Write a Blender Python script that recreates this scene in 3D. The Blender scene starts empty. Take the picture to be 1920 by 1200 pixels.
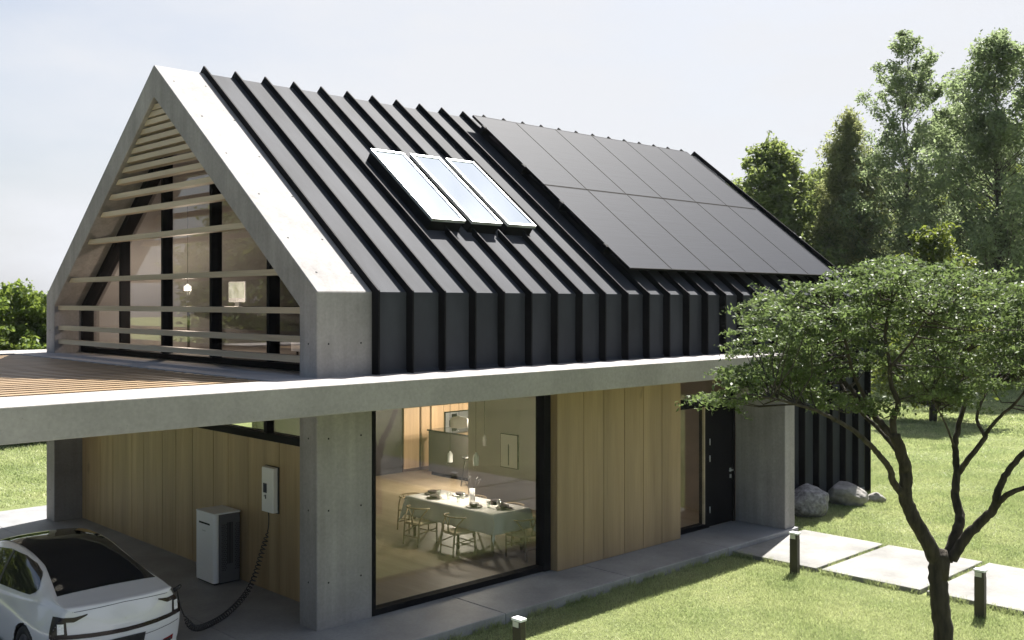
import bpy, bmesh, math, random
import numpy as np
from mathutils import Vector, Matrix
from mathutils.bvhtree import BVHTree
R = math.radians
rnd = random.Random(7)
rng = np.random.default_rng(11)
sc = bpy.context.scene
COL = sc.collection

# ------------------------------------------------------------------ camera, sky, sun, exposure
CAM = Vector((-7.404, -11.306, 4.3))
cd = bpy.data.cameras.new('camera'); cam = bpy.data.objects.new('camera', cd); COL.objects.link(cam)
cam.location = CAM; cam.rotation_euler = (R(90), 0, R(45.906 - 90))
cd.sensor_width = 36; cd.lens = 1904.13 / 1920 * 36; cd.shift_y = -33.2 / 1920
cd.clip_end = 3000; cd.clip_start = 0.1
sc.camera = cam
SUN = Vector((.66, .2, 1)).normalized()
w = bpy.data.worlds.new('World'); sc.world = w; w.use_nodes = True
nt = w.node_tree; nt.nodes.clear()
out = nt.nodes.new('ShaderNodeOutputWorld'); bg = nt.nodes.new('ShaderNodeBackground')
sky = nt.nodes.new('ShaderNodeTexSky'); sky.sky_type = 'NISHITA'; sky.sun_disc = False
sky.sun_elevation = math.asin(SUN.z); sky.sun_rotation = math.atan2(SUN.x, SUN.y)
sky.air_density = 1.0; sky.dust_density = 3.0; sky.ozone_density = 1.5
# thin bright cloud veil, thicker on the sun's side
tc = nt.nodes.new('ShaderNodeTexCoord'); mp = nt.nodes.new('ShaderNodeMapping'); mp.inputs['Scale'].default_value = (1, 1, 3.2)
nz = nt.nodes.new('ShaderNodeTexNoise'); nz.inputs['Scale'].default_value = 3.2; nz.inputs['Detail'].default_value = 9; nz.inputs['Roughness'].default_value = .55
dt = nt.nodes.new('ShaderNodeVectorMath'); dt.operation = 'DOT_PRODUCT'; dt.inputs[1].default_value = (1, .15, -.75)
ad = nt.nodes.new('ShaderNodeMath'); ad.operation = 'MULTIPLY_ADD'; ad.inputs[1].default_value = .5
cr = nt.nodes.new('ShaderNodeMapRange'); cr.inputs['From Min'].default_value = .08; cr.inputs['From Max'].default_value = .86
cr.inputs['To Min'].default_value = .0; cr.inputs['To Max'].default_value = 1
mx = nt.nodes.new('ShaderNodeMix'); mx.data_type = 'RGBA'; mx.inputs['B'].default_value = (5.85, 5.98, 6.3, 1)
L = nt.links.new
L(tc.outputs['Generated'], mp.inputs[0]); L(mp.outputs[0], nz.inputs[0]); L(tc.outputs['Generated'], dt.inputs[0])
L(dt.outputs['Value'], ad.inputs[0]); L(nz.outputs[0], ad.inputs[2]); L(ad.outputs[0], cr.inputs[0])
L(cr.outputs[0], mx.inputs['Factor']); L(sky.outputs[0], mx.inputs['A']); L(mx.outputs['Result'], bg.inputs[0])
bg.inputs[1].default_value = .052; L(bg.outputs[0], out.inputs[0])
sd = bpy.data.lights.new('sun', 'SUN'); so = bpy.data.objects.new('sun', sd); COL.objects.link(so)
sd.energy = 5.0; sd.angle = R(.55); sd.color = (1, .965, .91)
so.rotation_euler = SUN.to_track_quat('Z', 'Y').to_euler()
sc.view_settings.view_transform = 'Standard'; sc.view_settings.look = 'None'
sc.view_settings.gamma = 1; sc.view_settings.exposure = 1.5
sc.cycles.max_bounces = 10; sc.cycles.transparent_max_bounces = 16

# ------------------------------------------------------------------ materials
def nodes(name):
    m = bpy.data.materials.new(name); m.use_nodes = True
    t = m.node_tree; return m, t, t.nodes['Principled BSDF'], t.links.new
def ramp_noise(t, vec, scale, detail, lo, hi, rough=.55, a=.3, b=.7, vscale=(1, 1, 1)):
    mp = t.nodes.new('ShaderNodeMapping'); mp.inputs['Scale'].default_value = vscale
    n = t.nodes.new('ShaderNodeTexNoise'); n.inputs['Scale'].default_value = scale; n.inputs['Detail'].default_value = detail
    n.inputs['Roughness'].default_value = rough
    r = t.nodes.new('ShaderNodeValToRGB'); r.color_ramp.elements[0].position = a; r.color_ramp.elements[1].position = b
    r.color_ramp.elements[0].color = (*lo, 1); r.color_ramp.elements[1].color = (*hi, 1)
    t.links.new(vec, mp.inputs[0]); t.links.new(mp.outputs[0], n.inputs[0]); t.links.new(n.outputs[0], r.inputs[0])
    return r.outputs[0], n.outputs[0]
def mult(t, a, b, fac=1):
    m = t.nodes.new('ShaderNodeMix'); m.data_type = 'RGBA'; m.blend_type = 'MULTIPLY'; m.inputs['Factor'].default_value = fac
    t.links.new(a, m.inputs['A']); t.links.new(b, m.inputs['B']); return m.outputs['Result']
def mat(name, c, rough=.5, metal=0, var=.12, scale=3, detail=6, vscale=(1, 1, 1), bump=0, bscale=None, spec=.5, coat=0):
    m, t, p, L = nodes(name)
    co = t.nodes.new('ShaderNodeTexCoord').outputs['Object']
    lo = tuple(max(0, v * (1 - var)) for v in c); hi = tuple(min(1, v * (1 + var)) for v in c)
    colr, f = ramp_noise(t, co, scale, detail, lo, hi, vscale=vscale)
    L(colr, p.inputs['Base Color']); p.inputs['Roughness'].default_value = rough; p.inputs['Metallic'].default_value = metal
    p.inputs['Specular IOR Level'].default_value = spec; p.inputs['Coat Weight'].default_value = coat
    if bump:
        if bscale: _, f = ramp_noise(t, co, bscale, 4, lo, hi, vscale=vscale)
        b = t.nodes.new('ShaderNodeBump'); b.inputs['Strength'].default_value = bump; b.inputs['Distance'].default_value = .02
        L(f, b.inputs['Height']); L(b.outputs[0], p.inputs['Normal'])
    return m
def concrete(name, c, stain=.16, board=True, rough=.8):
    m, t, p, L = nodes(name)
    co = t.nodes.new('ShaderNodeTexCoord').outputs['Object']
    a, _ = ramp_noise(t, co, 1.1, 8, tuple(v * (1 - stain) for v in c), tuple(v * (1 + stain * .6) for v in c), rough=.62)
    b, f = ramp_noise(t, co, 22, 6, (.86,) * 3, (1.08,) * 3, a=.25, b=.75)
    o = mult(t, a, b)
    if board:   # faint formwork board lines
        g, _ = ramp_noise(t, co, 1.0, 5, (.80,) * 3, (1.06,) * 3, vscale=(6, 6, .22)); o = mult(t, o, g)
    s, _ = ramp_noise(t, co, 60, 2, (.55,) * 3, (1,) * 3, a=.27, b=.31); o = mult(t, o, s, .6)   # pin holes
    L(o, p.inputs['Base Color']); p.inputs['Roughness'].default_value = rough
    bp = t.nodes.new('ShaderNodeBump'); bp.inputs['Strength'].default_value = .25; bp.inputs['Distance'].default_value = .01
    L(f, bp.inputs['Height']); L(bp.outputs[0], p.inputs['Normal'])
    return m
def wood(name, c1, c2, axis=2, pw=.5, rough=.5):
    m, t, p, L = nodes(name)
    co = t.nodes.new('ShaderNodeTexCoord').outputs['Object']
    vs = [4, 4, 4]; vs[axis] = .3
    a, _ = ramp_noise(t, co, 1.6, 8, c1, c2, vscale=tuple(vs), rough=.6)
    vs2 = [1.7, 1.7, 1.7]; vs2[axis] = .02
    b, _ = ramp_noise(t, co, 1.0, 1, (.84,) * 3, (1.1,) * 3, vscale=tuple(vs2), a=.35, b=.65)
    vs3 = [40, 40, 40]; vs3[axis] = 1.2
    g, f = ramp_noise(t, co, 1.0, 3, (.9,) * 3, (1.05,) * 3, vscale=tuple(vs3))
    o = mult(t, mult(t, a, b), g)
    k, _ = ramp_noise(t, co, 2.4, 1, (.6,) * 3, (1,) * 3, a=.22, b=.27, vscale=tuple(1 if i != axis else .6 for i in range(3))); o = mult(t, o, k, .7)
    L(o, p.inputs['Base Color']); p.inputs['Roughness'].default_value = rough
    bp = t.nodes.new('ShaderNodeBump'); bp.inputs['Strength'].default_value = .15; bp.inputs['Distance'].default_value = .005
    L(f, bp.inputs['Height']); L(bp.outputs[0], p.inputs['Normal'])
    return m
def glass(name, tint=(.93, .94, .93), boost=.78, base=.0, rough=0.0, gc=(1, 1, 1)):
    m, t, p, L = nodes(name); t.nodes.remove(p)
    tr = t.nodes.new('ShaderNodeBsdfTransparent'); tr.inputs[0].default_value = (*tint, 1)
    gl = t.nodes.new('ShaderNodeBsdfGlossy'); gl.inputs['Roughness'].default_value = rough; gl.inputs[0].default_value = (*gc, 1)
    fr = t.nodes.new('ShaderNodeFresnel'); fr.inputs[0].default_value = 1.5
    ge = t.nodes.new('ShaderNodeNewGeometry'); mr = t.nodes.new('ShaderNodeMapRange'); mr.inputs['To Min'].default_value = 1.5; mr.inputs['To Max'].default_value = 1 / 1.5
    L(ge.outputs['Backfacing'], mr.inputs['Value']); L(mr.outputs[0], fr.inputs[0])
    ma = t.nodes.new('ShaderNodeMath'); ma.operation = 'MULTIPLY_ADD'; ma.inputs[1].default_value = boost; ma.inputs[2].default_value = base; ma.use_clamp = True
    mix = t.nodes.new('ShaderNodeMixShader'); L(fr.outputs[0], ma.inputs[0]); L(ma.outputs[0], mix.inputs[0])
    L(tr.outputs[0], mix.inputs[1]); L(gl.outputs[0], mix.inputs[2]); L(mix.outputs[0], t.nodes['Material Output'].inputs[0])
    return m
def leafmat(name, c1, c2, tr=(.35, .42, .06), trw=.45, scale=1.2):
    m, t, p, L = nodes(name); p.inputs['Roughness'].default_value = .5; p.inputs['Specular IOR Level'].default_value = .25
    co = t.nodes.new('ShaderNodeTexCoord').outputs['Object']
    a, _ = ramp_noise(t, co, scale, 5, c1, c2, a=.35, b=.65)
    gi = t.nodes.new('ShaderNodeNewGeometry'); rr = t.nodes.new('ShaderNodeValToRGB')
    rr.color_ramp.elements[0].color = (.6, .6, .6, 1); rr.color_ramp.elements[1].color = (1.3, 1.3, 1.15, 1)
    L(gi.outputs['Random Per Island'], rr.inputs[0]); o = mult(t, a, rr.outputs[0])
    L(o, p.inputs['Base Color'])
    ts = t.nodes.new('ShaderNodeBsdfTranslucent'); m2 = t.nodes.new('ShaderNodeMix'); m2.data_type = 'RGBA'; m2.blend_type = 'MIX'; m2.inputs['Factor'].default_value = .6
    L(o, m2.inputs['A']); m2.inputs['B'].default_value = (*[v for v in tr], 1); L(m2.outputs['Result'], ts.inputs[0])
    mix = t.nodes.new('ShaderNodeMixShader'); mix.inputs[0].default_value = trw
    L(p.outputs[0], mix.inputs[1]); L(ts.outputs[0], mix.inputs[2]); L(mix.outputs[0], t.nodes['Material Output'].inputs[0])
    return m
def emis(name, c, s):
    m, t, p, L = nodes(name); p.inputs['Base Color'].default_value = (*c, 1); p.inputs['Emission Color'].default_value = (*c, 1)
    p.inputs['Emission Strength'].default_value = s; return m

M = {}
M['conc'] = concrete('fair_faced_concrete', (.32, .302, .292), stain=.22)
M['concside'] = concrete('cast_concrete', (.325, .305, .288), stain=.2, board=False)
M['floor'] = concrete('concrete_paving', (.29, .29, .295), stain=.3, board=False, rough=.5)
M['path'] = concrete('path_concrete', (.225, .22, .205), stain=.4, board=False)
M['metal'] = mat('standing_seam_metal', (.047, .050, .058), rough=.66, metal=.0, var=.26, scale=1.8, vscale=(1, .35, .35), spec=.07, bump=.3, bscale=3)
M['black'] = mat('black_metal', (.010, .010, .011), rough=.65, spec=.06, var=.2)
M['woodwall'] = wood('oak_cladding', (.30, .205, .112), (.37, .265, .150))
M['woodcar'] = wood('oak_cladding_carport', (.36, .245, .12), (.48, .345, .185))
M['kitchen'] = wood('oak_kitchen', (.5, .33, .19), (.62, .43, .26))
M['slat'] = wood('larch_slat', (.40, .32, .22), (.54, .45, .32), axis=1)
M['pergola'] = wood('larch_decking', (.24, .155, .08), (.34, .235, .13), axis=0)
M['glass'] = glass('window_glass')
M['glassup'] = glass('gable_glass', tint=(.9, .87, .86), boost=.9, base=.02)
M['skyglass'] = glass('skylight_glass', tint=(.3, .31, .32), boost=4.0, base=.80, rough=.03, gc=(.52, .60, .68))
M['pv'] = mat('solar_cell', (.030, .033, .042), rough=.6, var=.14, scale=6, vscale=(.15, 12, 12), spec=.045, coat=0)
M['alu'] = mat('aluminium_frame', (.62, .63, .62), rough=.35, metal=.6, var=.05)
M['white'] = mat('white_paint', (.85, .84, .82), rough=.6, var=.03)
M['greywall'] = mat('grey_plaster', (.42, .385, .36), rough=.8, var=.05, scale=1.2)
M['oakfloor'] = wood('limed_floor', (.34, .27, .18), (.42, .34, .235), axis=1)
M['upfloor'] = mat('pale_floor', (.38, .34, .31), rough=.5, var=.05)
M['island'] = mat('dark_island', (.06, .055, .052), rough=.4, var=.1)
M['steel'] = mat('oven_steel', (.42, .43, .45), rough=.3, metal=.7, var=.05)
M['darkglass'] = mat('dark_glass', (.012, .012, .015), rough=.05, var=.1, spec=.9)
M['cloth'] = mat('table_cloth', (.84, .83, .82), rough=.9, var=.04, bump=.1, bscale=30)
M['chair'] = wood('pale_oak_chair', (.38, .29, .17), (.50, .39, .25))
M['cord'] = mat('paper_cord', (.48, .40, .28), rough=.9, var=.15, scale=40)
M['ceramic'] = mat('dark_ceramic', (.09, .075, .07), rough=.4, var=.2)
M['clear'] = glass('drinking_glass', tint=(.9, .92, .9), boost=1.5)
M['lampwhite'] = emis('lit_shade', (1, .94, .82), .75)
M['paper'] = mat('art_paper', (.66, .64, .58), rough=.9, var=.02)
M['carpaint'] = mat('pearl_white_paint', (.72, .72, .73), rough=.25, var=.015, coat=.9)
M['carglass'] = mat('car_tinted_glass', (.012, .013, .016), rough=.03, var=.05, spec=.8, coat=.5)
M['rubber'] = mat('tyre_rubber', (.02, .02, .02), rough=.8, var=.2)
M['rim'] = mat('alloy_rim', (.2, .2, .21), rough=.3, metal=.8)
M['lampdark'] = mat('smoked_lamp', (.022, .014, .012), rough=.25, var=.3, spec=.35, coat=.15)
M['lamplens'] = mat('clear_lamp_lens', (.85, .85, .83), rough=.2, var=.2, scale=40, coat=.5)
M['red'] = mat('red_reflector', (.25, .02, .02), rough=.2)
M['plastic'] = mat('black_plastic', (.02, .02, .022), rough=.45, var=.15)
M['unit'] = mat('light_grey_shell', (.88, .89, .9), rough=.45, var=.02)
M['unitside'] = mat('grey_grille', (.10, .10, .108), rough=.5, var=.05)
M['bronze'] = mat('bollard_bronze', (.045, .038, .028), rough=.5, var=.15)
M['lens'] = mat('frosted_lens', (.6, .6, .55), rough=.3, var=.05)
M['rock'] = mat('granite', (.20, .195, .20), rough=.9, var=.55, scale=14, detail=9, bump=.6, bscale=9)
M['rock2'] = mat('pale_granite', (.27, .255, .235), rough=.9, var=.35, scale=6, detail=9, bump=.5, bscale=7)
M['bark'] = mat('bark', (.045, .036, .026), rough=.95, var=.6, scale=14, vscale=(1, 1, .25), bump=1.0, bscale=22)
M['barkfar'] = mat('bark_grey', (.07, .06, .048), rough=.95, var=.3, scale=3)
M['leafnear'] = leafmat('maple_leaf', (.055, .088, .032), (.10, .138, .055), tr=(.28, .38, .12), trw=.36, scale=1.0)
M['leaf_a'] = leafmat('leaf_mid', (.085, .125, .045), (.14, .18, .07), tr=(.42, .5, .14), trw=.45, scale=.35)
M['leaf_b'] = leafmat('leaf_conifer', (.15, .18, .08), (.23, .25, .12), tr=(.5, .54, .22), trw=.5, scale=.5)
M['leaf_c'] = leafmat('leaf_silver', (.13, .17, .10), (.2, .245, .145), tr=(.42, .52, .24), trw=.5, scale=.4)
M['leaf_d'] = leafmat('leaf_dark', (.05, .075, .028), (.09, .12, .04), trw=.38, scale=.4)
M['leaf_h'] = leafmat('leaf_hedge', (.07, .12, .025), (.15, .2, .05), tr=(.35, .45, .08), trw=.42, scale=.6)

# ------------------------------------------------------------------ helpers
def tag(o, label=None, cat=None, group=None, kind=None):
    if label: o['label'] = label
    if cat: o['category'] = cat
    if group: o['group'] = group
    if kind: o['kind'] = kind
    return o
def empty(name, loc=(0, 0, 0), rz=0, **k):
    o = bpy.data.objects.new(name, None); COL.objects.link(o); o.location = loc; o.rotation_euler = (0, 0, rz)
    o.empty_display_size = .2
    return tag(o, **k)
class MB:
    def __init__(s): s.v = []; s.f = []; s.mi = []; s.sm = []; s.cur = 0; s.smooth = False
    def add(s, vs, fs):
        n = len(s.v); s.v += [tuple(p) for p in vs]
        for f in fs: s.f.append(tuple(n + i for i in f)); s.mi.append(s.cur); s.sm.append(s.smooth)
        return s
    def box(s, x0, x1, y0, y1, z0, z1):
        return s.add([(x, y, z) for x in (x0, x1) for y in (y0, y1) for z in (z0, z1)],
                     [(0, 1, 3, 2), (4, 6, 7, 5), (0, 4, 5, 1), (2, 3, 7, 6), (0, 2, 6, 4), (1, 5, 7, 3)])
    def rbox(s, x0, x1, y0, y1, z0, z1, r=.03, n=4):   # box with vertical rounded edges and softened top
        out = []
        cs = [(x1 - r, y1 - r, 0), (x0 + r, y1 - r, 90), (x0 + r, y0 + r, 180), (x1 - r, y0 + r, 270)]
        def ring(z, ins):
            return [(cx + (r - ins) * math.cos(R(a + 90 * i / n)), cy + (r - ins) * math.sin(R(a + 90 * i / n)), z) for cx, cy, a in cs for i in range(n + 1)]
        lv = [ring(z0, 0)] + [ring(z1 - r * .6 * (1 - math.sin(R(k))), r * .6 * (1 - math.cos(R(k)))) for k in (0, 30, 60, 90)]
        N = len(lv[0]); vs = [p for l in lv for p in l]; fs = []
        for j in range(len(lv) - 1):
            for i in range(N): fs.append((j * N + i, j * N + (i + 1) % N, (j + 1) * N + (i + 1) % N, (j + 1) * N + i))
        fs.append(tuple(range((len(lv) - 1) * N, len(lv) * N))); fs.append(tuple(reversed(range(N))))
        return s.add(vs, fs)
    def prism(s, poly, a, b, axis):      # poly of 2D points extruded along axis 0/1/2
        def P(p, t):
            return {0: (t, p[0], p[1]), 1: (p[0], t, p[1]), 2: (p[0], p[1], t)}[axis]
        n = len(poly)
        return s.add([P(p, a) for p in poly] + [P(p, b) for p in poly],
                     [tuple(range(n))[::-1], tuple(range(n, 2 * n))] + [(i, (i + 1) % n, n + (i + 1) % n, n + i) for i in range(n)])
    def tube(s, pts, rad, n=8, cap=True):
        pts = [Vector(p) for p in pts]; N = len(pts)
        if not hasattr(rad, '__len__'): rad = [rad] * N
        vs = []; u = None
        for i, p in enumerate(pts):
            d = (pts[min(i + 1, N - 1)] - pts[max(i - 1, 0)]).normalized()
            if u is None: u = d.orthogonal().normalized()
            else:
                u = (u - d * u.dot(d)); u = u.normalized() if u.length > 1e-6 else d.orthogonal().normalized()
            v = d.cross(u)
            for k in range(n):
                a = 2 * math.pi * k / n; vs.append(p + (u * math.cos(a) + v * math.sin(a)) * rad[i])
        fs = [(i * n + k, i * n + (k + 1) % n, (i + 1) * n + (k + 1) % n, (i + 1) * n + k) for i in range(N - 1) for k in range(n)]
        if cap: fs += [tuple(range(n))[::-1], tuple(range((N - 1) * n, N * n))]
        sm = s.smooth; s.smooth = True; s.add(vs, fs); s.smooth = sm; return s
    def lathe(s, prof, c=(0, 0, 0), n=20, axis=2):
        vs = []; 
        for r, z in prof:
            for k in range(n):
                a = 2 * math.pi * k / n; p = [r * math.cos(a), r * math.sin(a), z]
                if axis == 0: p = [p[2], p[0], p[1]]
                vs.append((p[0] + c[0], p[1] + c[1], p[2] + c[2]))
        fs = [(i * n + k, i * n + (k + 1) % n, (i + 1) * n + (k + 1) % n, (i + 1) * n + k) for i in range(len(prof) - 1) for k in range(n)]
        sm = s.smooth; s.smooth = True; s.add(vs, fs); s.smooth = sm; return s
    def build(s, name, mats, parent=None, bevel=0, **k):
        me = bpy.data.meshes.new(name); me.from_pydata(s.v, [], s.f)
        for m in (mats if isinstance(mats, (list, tuple)) else [mats]): me.materials.append(m)
        me.polygons.foreach_set('material_index', s.mi); me.polygons.foreach_set('use_smooth', s.sm); me.update()
        b = bmesh.new(); b.from_mesh(me); bmesh.ops.recalc_face_normals(b, faces=b.faces); b.to_mesh(me); b.free()
        o = bpy.data.objects.new(name, me); COL.objects.link(o)
        if parent: o.parent = parent
        if bevel:
            md = o.modifiers.new('bevel', 'BEVEL'); md.width = bevel; md.segments = 2; md.limit_method = 'ANGLE'; md.angle_limit = R(40)
        return tag(o, **k)
def npmesh(name, co, nper, mats, parent=None, matidx=None, **k):
    """co: (F*nper,3) coordinates, every face with its own nper vertices"""
    me = bpy.data.meshes.new(name); co = np.asarray(co, np.float32); nv = len(co); nf = nv // nper
    me.vertices.add(nv); me.vertices.foreach_set('co', co.ravel()); me.loops.add(nv)
    me.loops.foreach_set('vertex_index', np.arange(nv, dtype=np.int32)); me.polygons.add(nf)
    me.polygons.foreach_set('loop_start', np.arange(0, nv, nper, dtype=np.int32))
    for m in (mats if isinstance(mats, (list, tuple)) else [mats]): me.materials.append(m)
    if matidx is not None: me.polygons.foreach_set('material_index', matidx.astype(np.int32))
    me.update(calc_edges=True); me.validate()
    o = bpy.data.objects.new(name, me); COL.objects.link(o)
    if parent: o.parent = parent
    return tag(o, **k)
def copy_tree(o, parent=None):
    c = o.copy(); COL.objects.link(c); c.parent = parent
    for ch in list(KIDS.get(o.name, [])) or [x for x in o.children]: copy_tree(ch, c)
    return c
KIDS = {}

# ------------------------------------------------------------------ house dimensions
W = 9.645; YR = W / 2; HE = 4.442; HR = 8.214; LX = 15.0; D0 = .888; SL = (HR - HE) / YR; BT = 3.31; BB = 2.955
ang = math.atan(SL); ca, sa = math.cos(ang), math.sin(ang)
def zroof(y): return HE + SL * (y if y < YR else W - y)

# ------------------------------------------------------------------ ground, paving, path
b = MB(); n = 60
g = [(-260 + 520 * i / n) for i in range(n + 1)]
me = b.add([(x + 60, y + 20, -.15) for x in g for y in g], [(i * (n + 1) + j, (i + 1) * (n + 1) + j, (i + 1) * (n + 1) + j + 1, i * (n + 1) + j + 1) for i in range(n) for j in range(n)])
mg, t, p, LK = nodes('lawn_soil')
co = t.nodes.new('ShaderNodeTexCoord').outputs['Object']
a1, _ = ramp_noise(t, co, .22, 6, (.18, .225, .09), (.29, .315, .14), a=.35, b=.65)
a2, _ = ramp_noise(t, co, 9, 8, (.6, .62, .6), (1.2, 1.2, 1.15), rough=.7)
a3, f3 = ramp_noise(t, co, 60, 3, (.55,) * 3, (1.25,) * 3)
LK(mult(t, mult(t, a1, a2), a3), p.inputs['Base Color']); p.inputs['Roughness'].default_value = .95; p.inputs['Specular IOR Level'].default_value = .1
bp = t.nodes.new('ShaderNodeBump'); bp.inputs['Strength'].default_value = .8; bp.inputs['Distance'].default_value = .05; LK(f3, bp.inputs['Height']); LK(bp.outputs[0], p.inputs['Normal'])
b.build('ground', mg, kind='structure')
# terrace slab round the house, cast in lengths with open joints
b = MB()
xs = [-.9, 2.30, 5.0, 7.7, 10.06]
for i in range(4): b.box(xs[i] + .004, xs[i + 1] - .004, -1.165, -.02, -.16, 0)
b.box(10.056, 15.0, .0, 1.0, -.16, -.02)
b.box(-.9, 15.0, -.016, W + 1.4, -.16, -.004)
b.build('terrace', M['floor'], bevel=.012, kind='structure')
b = MB()
xj = [-17, -14.4, -11.7, -9.0, -6.3, -3.6, -.904]; yj = [-4.4, -1.165, 2.2, 5.6, 8.4, 11.1]  # far slabs extended out of view to bounce sunlight into the carport
for i in range(6):
    for j in range(5): b.box(xj[i] + .004, xj[i + 1] - .004, yj[j] + .004, yj[j + 1] - .004, -.16, -.002)
b.build('driveway', M['floor'], bevel=.01, kind='structure')
b = MB()
for y0, y1 in ((-2.78, -1.175), (-4.52, -2.87), (-6.3, -4.62), (-8.1, -6.4), (-9.9, -8.2), (-11.7, -10.0), (-13.5, -11.8)): b.box(7.82, 10.24, y0, y1, -.2, -.075)
b.build('path', M['path'], bevel=.012, kind='structure')

# grass blades
def grass(name, n, xlo, xhi, ylo, yhi, hmin, hmax, wd, keep):
    x = rng.uniform(xlo, xhi, n); y = rng.uniform(ylo, yhi, n); k = keep(x, y); x, y = x[k], y[k]; n = len(x)
    a = rng.uniform(0, 2 * np.pi, n); h = rng.uniform(hmin, hmax, n); lean = rng.normal(0, .5, (n, 2)) * h[:, None]
    pat = .8 + .35 * np.sin(x * 1.3 + 2 * np.sin(y * .9)) * np.sin(y * 1.1 + 1.5 * np.sin(x * .7)); h = h * pat * np.where(rng.uniform(0, 1, n) < .02, 1.7, 1)
    dx, dy = np.cos(a) * wd / 2, np.sin(a) * wd / 2
    z0 = np.full(n, -.152)
    P = np.stack([np.stack([x - dx, y - dy, z0], 1), np.stack([x + dx, y + dy, z0], 1),
                  np.stack([x + lean[:, 0], y + lean[:, 1], z0 + h], 1)], 1).reshape(-1, 3)
    return P
def tufts(n):
    segs = [((-.9, -1.175), (7.8, -1.175)), ((7.81, -1.2), (7.81, -11)), ((10.26, -1.2), (10.26, -11)), ((10.1, -.02), (15.0, -.12)), ((7.9, -2.82), (10.2, -2.82)), ((7.9, -4.57), (10.2, -4.57)), ((7.9, -6.35), (10.2, -6.35))]
    L_ = np.array([math.dist(a, b) for a, b in segs]); k = rng.choice(len(segs), n, p=L_ / L_.sum()); u = rng.uniform(0, 1, n)
    A = np.array([s[0] for s in segs])[k]; B = np.array([s[1] for s in segs])[k]; p_ = A + (B - A) * u[:, None] + rng.normal(0, .022, (n, 2))
    keep = (np.sin(u * L_[k] * 7 + k) + np.sin(u * L_[k] * 17.3 + 2 * k) + rng.normal(0, .6, n)) > .0; p_ = p_[keep]; n = len(p_)
    a = rng.uniform(0, 2 * np.pi, n); h = rng.uniform(.05, .13, n); le = rng.normal(0, .45, (n, 2)) * h[:, None]; dx, dy = np.cos(a) * .005, np.sin(a) * .005; z = np.full(n, -.15)
    return np.stack([np.stack([p_[:, 0] - dx, p_[:, 1] - dy, z], 1), np.stack([p_[:, 0] + dx, p_[:, 1] + dy, z], 1), np.stack([p_[:, 0] + le[:, 0], p_[:, 1] + le[:, 1], z + h], 1)], 1).reshape(-1, 3)
def free(x, y):
    m = (x > -.95) & (x < 10.1) & (y > -1.17) & (y < 12)
    m |= (x >= 10.0) & (x < 15.02) & (y > .0) & (y < W + .1)
    m |= (x > -17.0) & (x < -.88) & (y > -4.4) & (y < 11.1)
    m |= (x > 7.8) & (x < 10.26) & (y < -1.15)
    return ~m
def view(mar=2.5):
    def f(x, y):
        dx, dy = x - CAM.x, y - CAM.y; c, s = math.cos(R(45.9)), math.sin(R(45.9))
        dep = dx * c + dy * s; lat = dx * s - dy * c
        return free(x, y) & (dep > 5) & (np.abs(lat) < dep * .52 + mar)
    return f
G = [tufts(26000), grass('g', 850000, -1, 20, -13, 2, .025, .065, .009, view()),
     grass('g', 520000, 10, 34, -16, 16, .035, .08, .022, view(4)),
     grass('g', 240000, 28, 70, -22, 40, .05, .12, .09, view(6)),
     grass('g', 130000, -9, 8, 11.0, 34, .04, .10, .03, lambda x, y: free(x, y) & (x - CAM.x < (y - CAM.y) * .42))]
mgr = leafmat('grass_blade', (.245, .305, .14), (.49, .50, .30), tr=(.46, .55, .22), trw=.4, scale=.9)
npmesh('lawn', np.concatenate(G), 3, mgr, kind='stuff', label='short mown lawn grass around the house and path', cat='grass')

# ------------------------------------------------------------------ HOUSE
house = empty('house', (0, 0, 0), label='modern gabled house with concrete gable frame and dark standing seam metal roof', cat='house')
# concrete gable frame at x 0..D0
FT = .42; VT = .53
outer = [(0, -.15), (0, HE), (YR, HR), (W, HE), (W, -.15)]
zi = lambda y: zroof(y) - VT
inner = [(W - FT, -.15), (W - FT, zi(FT)), (YR, HR - VT), (FT, zi(FT)), (FT, -.15)]
b = MB()
def quad(b, pts): b.add(pts, [tuple(range(len(pts)))])
o5, i5 = outer, inner[::-1]
for x in (0, D0):
    for k in range(4): quad(b, [(x, *o5[k]), (x, *o5[k + 1]), (x, *i5[k + 1]), (x, *i5[k])])
for k in range(4):
    quad(b, [(0, *o5[k]), (D0, *o5[k]), (D0, *o5[k + 1]), (0, *o5[k + 1])])
    quad(b, [(0, *i5[k]), (D0, *i5[k]), (D0, *i5[k + 1]), (0, *i5[k + 1])])
for k in (0, 4): quad(b, [(0, *o5[k]), (D0, *o5[k]), (D0, *i5[k]), (0, *i5[k])])
# merge coincident verts
gf = b.build('gable_frame', [M['conc'], M['black']], house)
bm = bmesh.new(); bm.from_mesh(gf.data); bmesh.ops.remove_doubles(bm, verts=bm.verts, dist=1e-4); bmesh.ops.recalc_face_normals(bm, faces=bm.faces)
bmesh.ops.bevel(bm, geom=[e for e in bm.edges if len(e.link_faces) == 2 and e.calc_face_angle(0) > .3], offset=.01, segments=1, affect='EDGES')
bm.to_mesh(gf.data); bm.free()
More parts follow.
